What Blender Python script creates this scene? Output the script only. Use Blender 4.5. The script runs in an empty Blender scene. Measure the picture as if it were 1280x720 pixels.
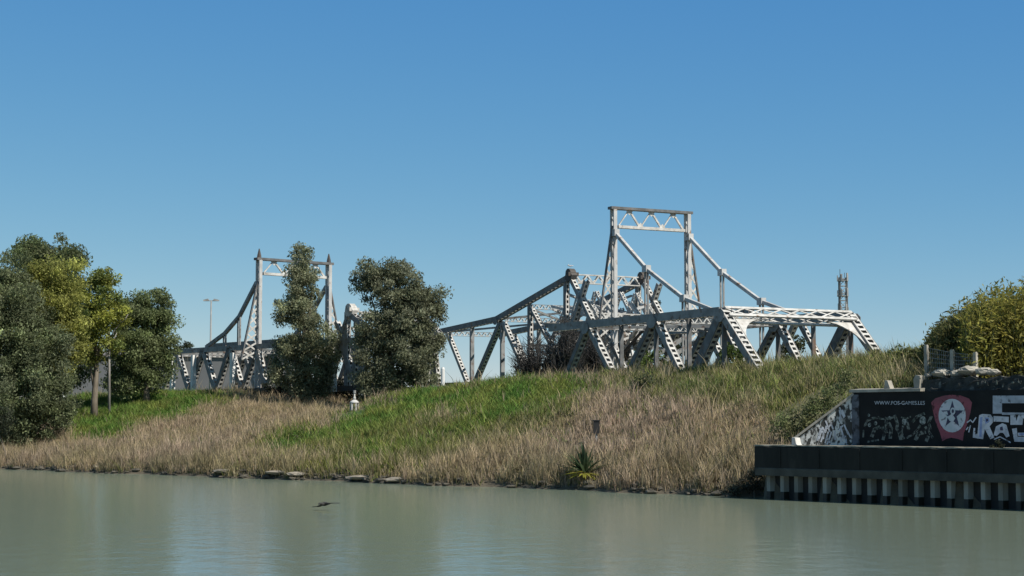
import bpy, math, random
import numpy as np
from mathutils import Vector, Matrix

# ------------------------------------------------------------------ camera, world, sun, exposure
scene = bpy.context.scene
COL = scene.collection
F = 2200.0
CAMZ = 3.5
PITCH = math.atan(170 / F)
cam_d = bpy.data.cameras.new('camera')
cam_d.sensor_width = 36.0
cam_d.lens = 36.0 * F / 1280
cam_d.clip_start = 0.5
cam_d.clip_end = 20000
cam = bpy.data.objects.new('camera', cam_d)
cam.location = (0, 0, CAMZ)
cam.rotation_euler = (math.pi / 2 + PITCH, 0, 0)
COL.objects.link(cam)
scene.camera = cam

SUN_AZ = Vector((0.80, -0.60))          # horizontal direction towards the sun
SUN_EL = math.radians(46)
world = bpy.data.worlds.new('World')
scene.world = world
world.use_nodes = True
wn = world.node_tree.nodes
wl = world.node_tree.links
wn.clear()
sky = wn.new('ShaderNodeTexSky')
sky.sky_type = 'NISHITA'
sky.sun_disc = False
sky.sun_elevation = SUN_EL
sky.sun_rotation = math.atan2(SUN_AZ.x, SUN_AZ.y)
sky.altitude = 0
sky.air_density = 0.6
sky.dust_density = 0.0
sky.ozone_density = 4.0
# colour of the clear sky: each channel gets its own contrast and level
sepc = wn.new('ShaderNodeSeparateColor'); comb = wn.new('ShaderNodeCombineColor')
wl.new(sky.outputs[0], sepc.inputs[0])
for ch_, (kk, pw) in enumerate(((.57, 1.2), (1.28, .69), (3.05, .25))):
    p_ = wn.new('ShaderNodeMath'); p_.operation = 'POWER'; p_.inputs[1].default_value = pw
    m_ = wn.new('ShaderNodeMath'); m_.operation = 'MULTIPLY'; m_.inputs[1].default_value = kk
    wl.new(sepc.outputs[ch_], p_.inputs[0]); wl.new(p_.outputs[0], m_.inputs[0]); wl.new(m_.outputs[0], comb.inputs[ch_])
bgn = wn.new('ShaderNodeBackground')
bgn.inputs['Strength'].default_value = 0.1
wo = wn.new('ShaderNodeOutputWorld')
# added overhead tint, out of view: makes the fill light paler and less blue
tcw = wn.new('ShaderNodeTexCoord'); sxyz = wn.new('ShaderNodeSeparateXYZ'); wl.new(tcw.outputs['Generated'], sxyz.inputs[0])
mrw = wn.new('ShaderNodeMapRange'); mrw.inputs['From Min'].default_value = .26; mrw.inputs['From Max'].default_value = .7
wl.new(sxyz.outputs['Z'], mrw.inputs['Value'])
mxw = wn.new('ShaderNodeMix'); mxw.data_type = 'RGBA'; mxw.blend_type = 'MULTIPLY'
mxw.inputs['B'].default_value = (2.6, 1.12, .58, 1)
wl.new(mrw.outputs[0], mxw.inputs['Factor']); wl.new(comb.outputs[0], mxw.inputs['A'])
wl.new(mxw.outputs['Result'], bgn.inputs['Color'])
wl.new(bgn.outputs[0], wo.inputs['Surface'])

sun_d = bpy.data.lights.new('sun', 'SUN')
sun_d.energy = 4.4
sun_d.angle = math.radians(0.5)
sun_d.color = (1.0, 0.94, 0.85)
sun = bpy.data.objects.new('sun', sun_d)
sh = SUN_AZ.normalized() * math.cos(SUN_EL)
SUNV = Vector((sh.x, sh.y, math.sin(SUN_EL)))
sun.rotation_euler = SUNV.to_track_quat('Z', 'Y').to_euler()
sun.location = (60, -30, 60)
COL.objects.link(sun)

scene.view_settings.view_transform = 'Standard'
scene.view_settings.look = 'None'
scene.view_settings.exposure = 0.35
scene.view_settings.gamma = 1.0
scene.view_settings.use_curve_mapping = False
scene.cycles.max_bounces = 6
scene.cycles.transparent_max_bounces = 4

rng = np.random.default_rng(7)
random.seed(7)

# ------------------------------------------------------------------ measuring helpers
cP, sP = math.cos(PITCH), math.sin(PITCH)
CAM = Vector((0, 0, CAMZ))

def ray(px, py):
    x = (px - 640) / F
    y = (360 - py) / F
    return Vector((x, cP - sP * y, sP + cP * y))

def at_depth(px, py, Y):
    d = ray(px, py)
    return CAM + d * (Y / d.y)

def on_z(px, py, z=0.0):
    d = ray(px, py)
    return CAM + d * ((z - CAMZ) / d.z)

def on_plane(px, py, p0, n):
    d = ray(px, py)
    return CAM + d * ((Vector(p0) - CAM).dot(n) / d.dot(n))

def proj(x, y, z):
    f = y * cP + (z - CAMZ) * sP
    up = -y * sP + (z - CAMZ) * cP
    f = np.where(f > 0.1, f, 0.1)
    return 640 + F * x / f, 360 - F * up / f

# ------------------------------------------------------------------ mesh helpers
class MB:
    def __init__(self):
        self.v = []; self.f = []
    def box(self, p, q, wd, w, h):
        p = Vector(p); q = Vector(q)
        d = (q - p).normalized()
        wd = Vector(wd); wd = (wd - d * wd.dot(d)).normalized()
        hd = d.cross(wd)
        b = len(self.v)
        for c in (p, q):
            for sx, sy in ((-1, -1), (1, -1), (1, 1), (-1, 1)):
                self.v.append(c + wd * (sx * w / 2) + hd * (sy * h / 2))
        for f in ((0, 3, 2, 1), (4, 5, 6, 7), (0, 1, 5, 4), (1, 2, 6, 5), (2, 3, 7, 6), (3, 0, 4, 7)):
            self.f.append(tuple(b + i for i in f))
        return self
    def aabb(self, x0, y0, z0, x1, y1, z1):
        return self.box(((x0 + x1) / 2, (y0 + y1) / 2, z0), ((x0 + x1) / 2, (y0 + y1) / 2, z1), (1, 0, 0), x1 - x0, y1 - y0)
    def tube(self, pts, rad, n=7, cap=True):
        pts = [Vector(p) for p in pts]
        b = len(self.v)
        for i, p in enumerate(pts):
            d = (pts[min(i + 1, len(pts) - 1)] - pts[max(i - 1, 0)]).normalized()
            a = d.orthogonal().normalized() if i == 0 else (a - d * a.dot(d)).normalized()
            c = d.cross(a)
            r = rad[min(i, len(rad) - 1)] if hasattr(rad, '__len__') else rad
            for k in range(n):
                t = 2 * math.pi * k / n
                self.v.append(p + a * (r * math.cos(t)) + c * (r * math.sin(t)))
        for i in range(len(pts) - 1):
            for k in range(n):
                k2 = (k + 1) % n
                self.f.append((b + i * n + k, b + i * n + k2, b + (i + 1) * n + k2, b + (i + 1) * n + k))
        if cap:
            self.f.append(tuple(b + k for k in reversed(range(n))))
            e = b + (len(pts) - 1) * n
            self.f.append(tuple(e + k for k in range(n)))
        return self
    def prism(self, poly, nrm, th):
        """closed polygon in space, given a thickness along nrm"""
        nrm = Vector(nrm).normalized()
        n = len(poly); b = len(self.v)
        for p in poly: self.v.append(Vector(p))
        for p in poly: self.v.append(Vector(p) + nrm * th)
        self.f.append(tuple(b + i for i in range(n)))
        self.f.append(tuple(b + n + i for i in reversed(range(n))))
        for i in range(n):
            j = (i + 1) % n
            self.f.append((b + i, b + n + i, b + n + j, b + j))
        return self
    def blob(self, c, r, seed=0, seg=7, rings=5, rough=0.2):
        rr = random.Random(seed); b = len(self.v); c = Vector(c)
        r = Vector(r) if hasattr(r, '__len__') else Vector((r, r, r))
        for i in range(rings + 1):
            th = math.pi * i / rings
            for k in range(seg):
                ph = 2 * math.pi * (k + 0.5 * (i % 2)) / seg
                s = 1 + rr.uniform(-rough, rough)
                self.v.append(c + Vector((r.x * math.sin(th) * math.cos(ph) * s, r.y * math.sin(th) * math.sin(ph) * s, r.z * math.cos(th) * s)))
        for i in range(rings):
            for k in range(seg):
                k2 = (k + 1) % seg
                self.f.append((b + i * seg + k, b + (i + 1) * seg + k, b + (i + 1) * seg + k2, b + i * seg + k2))
        return self
    def build(self, name, mat, parent=None, smooth=False, origin=None):
        me = bpy.data.meshes.new(name)
        me.from_pydata([tuple(v) for v in self.v], [], self.f)
        me.materials.append(mat)
        if smooth:
            me.polygons.foreach_set('use_smooth', [True] * len(me.polygons))
        me.update()
        return link(name, me, parent)

def link(name, data, parent=None):
    o = bpy.data.objects.new(name, data)
    COL.objects.link(o)
    if parent is not None:
        o.parent = parent
        # parts are modelled in world space: keep them there
        if parent.parent is None: o.matrix_parent_inverse = Matrix.Translation(-parent.location)
    return o

def tag(o, label=None, cat=None, group=None, kind=None):
    if label: o['label'] = label
    if cat: o['category'] = cat
    if group: o['group'] = group
    if kind: o['kind'] = kind
    return o

def thing(name, loc, label, cat, group=None):
    o = bpy.data.objects.new(name, None)
    o.empty_display_size = 0.3
    o.location = loc
    COL.objects.link(o)
    return tag(o, label, cat, group)

def raw_mesh(name, V, faces_sizes, idx, mat, cols=None, parent=None, smooth=False):
    me = bpy.data.meshes.new(name)
    V = np.asarray(V, dtype=np.float32).reshape(-1, 3)
    me.vertices.add(len(V)); me.vertices.foreach_set('co', V.ravel())
    idx = np.asarray(idx, dtype=np.int32).ravel()
    sizes = np.asarray(faces_sizes, dtype=np.int32)
    me.loops.add(len(idx)); me.loops.foreach_set('vertex_index', idx)
    me.polygons.add(len(sizes))
    me.polygons.foreach_set('loop_start', np.concatenate([[0], np.cumsum(sizes)[:-1]]).astype(np.int32))
    if smooth: me.polygons.foreach_set('use_smooth', np.ones(len(sizes), dtype=bool))
    if cols is not None:
        at = me.color_attributes.new('col', 'FLOAT_COLOR', 'POINT')
        c4 = np.ones((len(V), 4), dtype=np.float32); c4[:, :3] = cols
        at.data.foreach_set('color', c4.ravel())
    me.materials.append(mat)
    me.update(calc_edges=True)
    return link(name, me, parent)

# ------------------------------------------------------------------ materials
def new_mat(name):
    m = bpy.data.materials.new(name); m.use_nodes = True
    nt = m.node_tree
    return m, nt, nt.nodes['Principled BSDF']

def noise_mat(name, c1, c2, scale=3.0, rough=0.8, lo=0.35, hi=0.65, bump=0.0, bscale=None, c3=None, s3=0.6, lo3=0.55, hi3=0.7, detail=6, stretch=None, metal=0.0):
    m, nt, b = new_mat(name)
    N, L = nt.nodes, nt.links
    tc = N.new('ShaderNodeTexCoord')
    mp = N.new('ShaderNodeMapping')
    if stretch: mp.inputs['Scale'].default_value = stretch
    L.new(tc.outputs['Object'], mp.inputs['Vector'])
    def ramped(sc, lo, hi):
        n = N.new('ShaderNodeTexNoise'); n.inputs['Scale'].default_value = sc; n.inputs['Detail'].default_value = detail
        L.new(mp.outputs[0], n.inputs['Vector'])
        r = N.new('ShaderNodeMapRange'); r.inputs['From Min'].default_value = lo; r.inputs['From Max'].default_value = hi
        L.new(n.outputs['Fac'], r.inputs['Value'])
        return n, r
    n1, r1 = ramped(scale, lo, hi)
    mx = N.new('ShaderNodeMix'); mx.data_type = 'RGBA'
    mx.inputs['A'].default_value = (*c1, 1); mx.inputs['B'].default_value = (*c2, 1)
    L.new(r1.outputs[0], mx.inputs['Factor'])
    out = mx.outputs['Result']
    if c3:
        n3, r3 = ramped(s3, lo3, hi3)
        m3 = N.new('ShaderNodeMix'); m3.data_type = 'RGBA'
        m3.inputs['B'].default_value = (*c3, 1)
        L.new(out, m3.inputs['A']); L.new(r3.outputs[0], m3.inputs['Factor'])
        out = m3.outputs['Result']
    L.new(out, b.inputs['Base Color'])
    b.inputs['Roughness'].default_value = rough
    b.inputs['Metallic'].default_value = metal
    if bump:
        nb = N.new('ShaderNodeTexNoise'); nb.inputs['Scale'].default_value = bscale or scale * 3; nb.inputs['Detail'].default_value = 5
        L.new(mp.outputs[0], nb.inputs['Vector'])
        bp = N.new('ShaderNodeBump'); bp.inputs['Strength'].default_value = bump; bp.inputs['Distance'].default_value = 0.05
        L.new(nb.outputs['Fac'], bp.inputs['Height']); L.new(bp.outputs[0], b.inputs['Normal'])
    return m

def attr_mat(name, trans=0.25, rough=0.8, tint=(1, 1, 1)):
    """plant material: colour from the 'col' attribute, a little light passing through"""
    m, nt, b = new_mat(name)
    N, L = nt.nodes, nt.links
    a = N.new('ShaderNodeAttribute'); a.attribute_name = 'col'
    b.inputs['Roughness'].default_value = rough
    b.inputs['Specular IOR Level'].default_value = 0.25
    L.new(a.outputs['Color'], b.inputs['Base Color'])
    t = N.new('ShaderNodeBsdfTranslucent'); L.new(a.outputs['Color'], t.inputs['Color'])
    mx = N.new('ShaderNodeMixShader'); mx.inputs[0].default_value = trans
    L.new(b.outputs[0], mx.inputs[1]); L.new(t.outputs[0], mx.inputs[2])
    L.new(mx.outputs[0], N['Material Output'].inputs['Surface'])
    return m

M_steel = noise_mat('shaded_painted_steel', (.27, .275, .27), (.17, .175, .172), 1.6, .6, .35, .68, c3=(.13, .075, .05), s3=2.2, lo3=.56, hi3=.70, bump=.1)  # plate tone lowered to stand for shaded side faces; rust is its own
M_steel2 = noise_mat('shaded_weathered_steel', (.155, .16, .16), (.085, .086, .085), 1.8, .6, .35, .65, c3=(.15, .09, .06), s3=1.3, lo3=.55, hi3=.70, bump=.1)  # darker again: shade of the side faces put into the colour, plus rust
M_post = noise_mat('sunlit_pale_steel', (.50, .50, .49), (.36, .36, .35), 1.0, .55, .4, .7, c3=(.25, .17, .12), s3=1.6, lo3=.60, hi3=.72)  # lighter steel: sunlit sides of the posts put into the base colour
M_white = noise_mat('lit_white_painted_steel', (.58, .57, .54), (.38, .37, .34), 2.0, .6, .38, .66, c3=(.22, .15, .10), s3=2.6, lo3=.60, hi3=.74)  # lacing kept pale to stand for lit faces; also plain white paint
M_postwhite = noise_mat('white_post_paint', (.80, .80, .77), (.66, .65, .62), 2, .6)
M_darksteel = noise_mat('rusty_dark_steel', (.05, .05, .05), (.085, .065, .05), 1.5, .7)
M_cable = noise_mat('grey_cable_steel', (.22, .225, .22), (.32, .32, .31), 1.0, .6)
M_bark = noise_mat('bark', (.11, .09, .065), (.2, .17, .13), 2.0, .9, stretch=(3, 3, .6))
M_palebark = noise_mat('pale_bark', (.33, .31, .28), (.22, .2, .18), 1.5, .85, stretch=(3, 3, .8))
M_leaf = attr_mat('leaves', .48, .6)
M_blade = attr_mat('grass_blades', .25, .85)
M_rock = noise_mat('river_rock', (.12, .105, .08), (.05, .047, .038), 2.5, .85, bump=.5)
M_slab = noise_mat('pale_stone', (.34, .30, .24), (.2, .175, .14), 2.5, .85, bump=.4)
M_conc = noise_mat('shaded_stained_concrete', (.020, .020, .017), (.010, .0105, .009), 1.6, .95, .35, .7, c3=(.045, .043, .036), s3=1.1, lo3=.60, hi3=.78, bump=.4, stretch=(1, 1, .35))  # base darkened to give the quay face its shade; streaks are stains
M_concpale = noise_mat('pale_concrete', (.40, .375, .32), (.24, .225, .19), 1.6, .85, bump=.3)
M_pile = noise_mat('sheet_pile_steel', (.36, .35, .30), (.18, .17, .14), 1.2, .8, stretch=(1, 1, .4), bump=.2)
M_piledark = noise_mat('dark_pile_steel', (.012, .012, .011), (.022, .02, .017), 1.5, .7)  # darker steel for the web set back behind the ribs
M_algae = noise_mat('algae_band', (.008, .009, .006), (.016, .017, .011), 2.0, .5)
M_black = noise_mat('black_wall_paint', (.004, .005, .006), (.012, .014, .014), 1.3, .95, .4, .75, bump=.2)
M_stone = noise_mat('dark_rubble_stone', (.055, .054, .048), (.018, .02, .019), 2.8, .95, c3=(.17, .165, .15), s3=3.4, lo3=.60, hi3=.7, bump=.6)
M_building = noise_mat('grey_rendered_wall', (.15, .155, .16), (.12, .125, .13), .3, .9)
M_roof = noise_mat('dull_roof', (.14, .13, .13), (.19, .17, .16), .5, .9)
M_wire = noise_mat('galvanised_wire', (.2, .2, .19), (.28, .28, .27), 3, .6)
M_blackthing = noise_mat('black_paint', (.012, .012, .012), (.02, .02, .02), 4, .6)
M_bird = noise_mat('dark_plumage', (.018, .017, .016), (.03, .028, .026), 6, .7)
M_gull = noise_mat('white_plumage', (.75, .75, .73), (.45, .46, .48), 6, .8)

# ------------------------------------------------------------------ the river
def make_water_mat():
    m, nt, b = new_mat('river_water')
    N, L = nt.nodes, nt.links
    b.inputs['Base Color'].default_value = (.168, .202, .152, 1)
    b.inputs['Roughness'].default_value = .15
    b.inputs['IOR'].default_value = 1.33
    tc = N.new('ShaderNodeTexCoord')
    def nz(scale, stretch, rotz=0.0):
        mp = N.new('ShaderNodeMapping'); mp.inputs['Scale'].default_value = stretch; mp.inputs['Rotation'].default_value = (0, 0, rotz)
        L.new(tc.outputs['Object'], mp.inputs['Vector'])
        n = N.new('ShaderNodeTexNoise'); n.inputs['Scale'].default_value = scale; n.inputs['Detail'].default_value = 3
        L.new(mp.outputs[0], n.inputs['Vector'])
        return n
    a = nz(1.1, (1, .7, 1), .4); c = nz(4.0, (1, .8, 1), -.3)
    big = nz(.035, (1, 1.6, 1), .3)
    r = N.new('ShaderNodeMapRange'); r.inputs['From Min'].default_value = .35; r.inputs['From Max'].default_value = .65
    r.inputs['To Min'].default_value = .35; r.inputs['To Max'].default_value = 1.0
    L.new(big.outputs['Fac'], r.inputs['Value'])
    b1 = N.new('ShaderNodeBump'); b1.inputs['Distance'].default_value = .034
    L.new(r.outputs[0], b1.inputs['Strength']); L.new(a.outputs['Fac'], b1.inputs['Height'])
    b2 = N.new('ShaderNodeBump'); b2.inputs['Distance'].default_value = .008; b2.inputs['Strength'].default_value = .8
    L.new(c.outputs['Fac'], b2.inputs['Height']); L.new(b1.outputs[0], b2.inputs['Normal'])
    L.new(b2.outputs[0], b.inputs['Normal'])
    return m
w = MB(); w.v = [Vector((-4000, -300, 0)), Vector((4000, -300, 0)), Vector((4000, 4000, 0)), Vector((-4000, 4000, 0))]; w.f = [(0, 1, 2, 3)]
tag(w.build('water', make_water_mat()), 'calm greenish brown river in front of the grassy bank', kind='structure')

# ------------------------------------------------------------------ the river bank (one sheet to the horizon)
O2 = Vector((-1.8, 98.7)); TA = Vector((.7002, -.7139)); NB = Vector((.7139, .7002))
def ad(x, y):
    return (x - O2.x) * TA.x + (y - O2.y) * TA.y, (x - O2.x) * NB.x + (y - O2.y) * NB.y
def xy(a, d):
    return O2.x + a * TA.x + d * NB.x, O2.y + a * TA.y + d * NB.y

Q0 = on_z(955, 623.5); Q1 = on_z(1280, 638)
QD = (Q1 - Q0).normalized(); QM = Vector((-QD.y, QD.x, 0))
if QM.y < 0: QM = -QM
QTOP = 2.46
def on_quay(px, py, off): return on_plane(px, py, Q0 + QM * off, QM)
def qla(p): return (Vector((p[0], p[1], 0)) - Q0).dot(QD)
LA_L = qla(on_quay(943, 560, -.25)); WALL = 2.3
LA_C = qla(on_quay(1066, 540, WALL))
LA_W = LA_C - 2.4

ridge_px = [(-260, 503, 27), (-100, 500, 26), (0, 501, 25), (90, 498, 25), (180, 495, 25), (250, 500, 25), (330, 513, 25), (400, 521, 25), (440, 520, 25), (470, 512, 25), (498, 501, 25),
            (520, 492, 25), (560, 487, 25), (620, 482, 25), (700, 475, 24), (800, 472, 23), (900, 466, 22), (1000, 459, 21), (1060, 454, 20), (1105, 449, 18), (1150, 447, 16), (1280, 446, 14), (1500, 444, 14)]
tab = []
for px, py, dr in ridge_px:
    d = ray(px, py)
    t = (dr - ((CAM.x - O2.x) * NB.x + (CAM.y - O2.y) * NB.y)) / (d.x * NB.x + d.y * NB.y)
    p = CAM + d * t
    tab.append((ad(p.x, p.y)[0], p.z, dr))
tab.sort()
TAB = np.array(tab)
def vnoise(x, y, s, seed=0):
    """cheap smooth noise from summed sines"""
    r = np.random.default_rng(seed); o = 0
    for k in range(6):
        an = r.uniform(0, 6.28); fr = s * r.uniform(.6, 1.7); ph = r.uniform(0, 6.28)
        o = o + np.sin((x * math.cos(an) + y * math.sin(an)) * fr + ph)
    return o / 6
def ground(x, y):
    x = np.asarray(x, float); y = np.asarray(y, float)
    a, d = ad(x, y)
    zr = np.interp(a, TAB[:, 0], TAB[:, 1]); wd = np.interp(a, TAB[:, 0], TAB[:, 2])
    wl_ = .5 * np.sin(a * .35) + .35 * np.sin(a * .9 + 1) + .2 * np.sin(a * 2.3)
    dd = d - wl_ * np.clip(1 - d / 6, 0, 1)
    t = np.clip(dd / wd, 0, 1.0)
    prof = .75 * t + .25 * (t * t * (3 - 2 * t))
    toe = .45 * np.clip(dd / 1.2, 0, 1)
    z = toe + (zr - .45) * prof
    back = np.clip((dd - wd) / 40, 0, 1)
    z = z + (6.65 - zr) * back * back * (3 - 2 * back)
    z = z + np.clip(dd / 3, 0, 1) * (.16 * vnoise(x, y, .9, 1) + .22 * vnoise(x, y, .33, 2)) * np.clip(1.3 - back, .2, 1)
    z = np.where(dd < 0, np.maximum(-1.5, dd * .6), z)
    la = (x - Q0.x) * QD.x + (y - Q0.y) * QD.y
    dq = (x - Q0.x) * QM.x + (y - Q0.y) * QM.y
    h = QTOP - .1 + np.clip((la - LA_W) / (LA_C - LA_W), 0, 1) * 2.4
    zb = np.maximum(z, h + np.clip(dq - WALL - .5, 0, 4) * .32)
    zq = np.where(dq < .35, -1.5, np.where(dq < WALL + .45, np.where(la > LA_C - 3.2, 1.8, np.minimum(QTOP - .1, 1.8 + .3 * dq)), zb))
    k = np.clip((la - LA_L + .1) / .3, 0, 1)
    return z * (1 - k) + zq * k
def gz(x, y): return float(ground(x, y))
def on_ground(px, py, lo=60, hi=400):
    """first point of the ground seen at a pixel"""
    d = ray(px, py); t = np.linspace(lo, hi, 6000)
    X, Y, Z = CAM.x + d.x * t, CAM.y + d.y * t, CAM.z + d.z * t
    below = Z <= np.maximum(ground(X, Y), 0)
    i = int(np.argmax(below)) if below.any() else len(t) - 1
    return Vector((X[i], Y[i], max(gz(X[i], Y[i]), 0)))
def ground_at(px, Y):
    p = at_depth(px, 500, Y)
    return Vector((p.x, Y, gz(p.x, Y)))

def in_poly(px, py, poly):
    r = np.zeros(px.shape, bool); n = len(poly)
    for i in range(n):
        x1, y1 = poly[i]; x2, y2 = poly[(i + 1) % n]
        c = ((y1 > py) != (y2 > py)) & (px < (x2 - x1) * (py - y1) / ((y2 - y1) or 1e-9) + x1)
        r ^= c
    return r
GREEN = [[(70, 542), (80, 490), (240, 480), (300, 494), (262, 508), (205, 522), (125, 546), (88, 550)],
         [(385, 552), (410, 524), (470, 500), (520, 480), (640, 470), (720, 466), (760, 470), (735, 488), (700, 505), (660, 514), (620, 528), (585, 542), (550, 536), (565, 520), (590, 508), (550, 516), (500, 532), (450, 545)],
         [(425, 574), (455, 553), (520, 544), (560, 540), (530, 558), (480, 572)],
         [(325, 558), (365, 542), (398, 534), (390, 556), (350, 566)]]
OLIVE = [[(760, 470), (850, 455), (1000, 445), (1160, 425), (1160, 500), (1060, 545), (985, 545), (950, 505), (840, 500), (760, 485)],
         [(376, 570), (390, 545), (430, 530), (560, 520), (720, 500), (720, 510), (560, 570), (520, 580), (430, 572)]]
def zones(x, y, z, jit=5.0, seed=3):
    """how green and how olive the ground cover is at a place on the bank"""
    px, py = proj(x, y, z)
    jx = 22 * vnoise(x, y, .8, 11) + 14 * vnoise(x, y, 2.5, 12); jy = 6 * vnoise(x, y, .9, 13) + 6 * vnoise(x, y, 2.7, 14)
    r = np.random.default_rng(seed)
    px = px + jx + r.normal(0, jit, px.shape); py = py + jy + r.normal(0, jit * .3, py.shape)
    g = np.zeros(px.shape, bool); o = np.zeros(px.shape, bool)
    for p in GREEN: g |= in_poly(px, py, p)
    for p in OLIVE: o |= in_poly(px, py, p)
    return g, o & ~g

YELLOW = [(312, 570), (340, 540), (395, 522), (430, 545), (555, 532), (610, 536), (575, 575), (480, 590), (380, 584)]
def in_yel(P, jit):
    gx, gy = proj(P[:, 0], P[:, 1], P[:, 2] + .3); r = np.random.default_rng(9)
    return in_poly(gx + r.normal(0, jit, len(P)) + 15 * vnoise(P[:, 0], P[:, 1], 1.2, 51), gy + r.normal(0, jit * .4, len(P)) + 5 * vnoise(P[:, 0], P[:, 1], 1.4, 52), YELLOW)

def make_ground_mat():
    m, nt, b = new_mat('bank_soil'); N, L = nt.nodes, nt.links
    at = N.new('ShaderNodeAttribute'); at.attribute_name = 'col'
    tc = N.new('ShaderNodeTexCoord')
    n = N.new('ShaderNodeTexNoise'); n.inputs['Scale'].default_value = 1.7; n.inputs['Detail'].default_value = 8
    L.new(tc.outputs['Object'], n.inputs['Vector'])
    r = N.new('ShaderNodeMapRange'); r.inputs['To Min'].default_value = .6; r.inputs['To Max'].default_value = 1.35
    L.new(n.outputs['Fac'], r.inputs['Value'])
    mx = N.new('ShaderNodeMix'); mx.data_type = 'RGBA'; mx.blend_type = 'MULTIPLY'; mx.inputs['Factor'].default_value = 1
    L.new(at.outputs['Color'], mx.inputs['A']); L.new(r.outputs[0], mx.inputs['B'])
    L.new(mx.outputs['Result'], b.inputs['Base Color'])
    b.inputs['Roughness'].default_value = .95
    bp = N.new('ShaderNodeBump'); bp.inputs['Strength'].default_value = .7; bp.inputs['Distance'].default_value = .15
    L.new(n.outputs['Fac'], bp.inputs['Height']); L.new(bp.outputs[0], b.inputs['Normal'])
    return m
A_ = np.concatenate([[-6000, -3000, -1500, -800, -400, -250, -180, -140], np.arange(-120, 15, 1.0), np.arange(15, 48, .35), np.arange(48, 100, 2.0), [120, 160, 250, 500, 1000, 2500]])
D_ = np.concatenate([[-12, -8, -6], np.arange(-5, 6, .35), np.arange(6, 46, .8), np.arange(46, 110, 4), [130, 180, 300, 600, 1500, 4000, 8000]])
AA, DD = np.meshgrid(A_, D_, indexing='ij')
X, Y = xy(AA, DD); Z = ground(X, Y)
g, o = zones(X.ravel(), Y.ravel(), Z.ravel(), 0)
cols = np.tile(np.array([.17, .135, .085]), (X.size, 1))
cols[o] = (.13, .125, .06); cols[g] = (.055, .10, .025)
far = (DD.ravel() > 70); cols[far] = (.12, .13, .06)
low = (Z.ravel() < .5); cols[low] = (.10, .085, .06)
na, nd = len(A_), len(D_)
I = np.arange(na * nd).reshape(na, nd)
quads = np.stack([I[:-1, :-1], I[1:, :-1], I[1:, 1:], I[:-1, 1:]], -1).reshape(-1, 4)
tag(raw_mesh('ground', np.stack([X.ravel(), Y.ravel(), Z.ravel()], -1), np.full(len(quads), 4), quads, make_ground_mat(), cols, smooth=True),
    'grassy river bank rising from the water to a flat top', kind='structure')

# ------------------------------------------------------------------ plants: helpers
def leaf_cards(C, size, cmean, cvar, droop=.3, aspect=.45, up=None):
    """C: (n,3) centres -> verts (4n), cols"""
    n = len(C)
    d = rng.normal(size=(n, 3)); d[:, 2] -= droop * 2
    if up is not None: d = d * .6 + up
    d /= np.linalg.norm(d, axis=1, keepdims=True)
    s = np.cross(d, rng.normal(size=(n, 3))); s /= np.linalg.norm(s, axis=1, keepdims=True)
    L = size * rng.uniform(.6, 1.35, (n, 1)); W = L * aspect
    v = np.stack([C - d * L * .5, C + s * W * .5, C + d * L * .5, C - s * W * .5], 1)
    k = rng.normal(0, 1, (n, 1)); 
    c = np.clip(cmean * np.exp(cvar * k), .004, .8)
    return v.reshape(-1, 3), np.repeat(c, 4, 0)

def crown_points(ells, D, dens, rc=.75, per=70, gap=.0, shell=.55, cat_tree=False):
    """ells: screen ellipses (cx,cy,rx,ry[,ddepth]) measured at depth D -> leaf centres grouped in clumps, and clump ids"""
    pts, cid, cents = [], [], []
    s = D / F
    for e in ells:
        cx, cy, rx, ry = e[:4]; dy = e[4] if len(e) > 4 else 0
        c = np.array(at_depth(cx, cy, D + dy)); R = np.array([rx * s, min(rx, ry * 1.3) * s * .95, ry * s])
        n = max(4, int(1.8 * dens * (R[0] * R[2] + R[0] * R[1] + R[1] * R[2])))
        u = rng.normal(size=(n, 3)); u /= np.linalg.norm(u, axis=1, keepdims=True)
        r = np.where(rng.random(n) < shell, rng.uniform(.72, 1.10, n), rng.uniform(.2, .8, n))
        cc = c + u * r[:, None] * R
        for p in cc:
            rr = rc * rng.uniform(.55, 1.35); k = int((3.2 if cat_tree else 1.6) * per * (rr / rc) ** 1.6 * rng.uniform(.8, 1.2))
            q = rng.normal(size=(k, 3)); q /= np.linalg.norm(q, axis=1, keepdims=True); q *= (rr * 1.12 * rng.random((k, 1)) ** .6); q[:, 2] *= .75
            pts.append(p + q); cid.append(np.full(k, len(cents))); cents.append(p)
    return np.concatenate(pts), np.concatenate(cid), np.array(cents)

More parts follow.
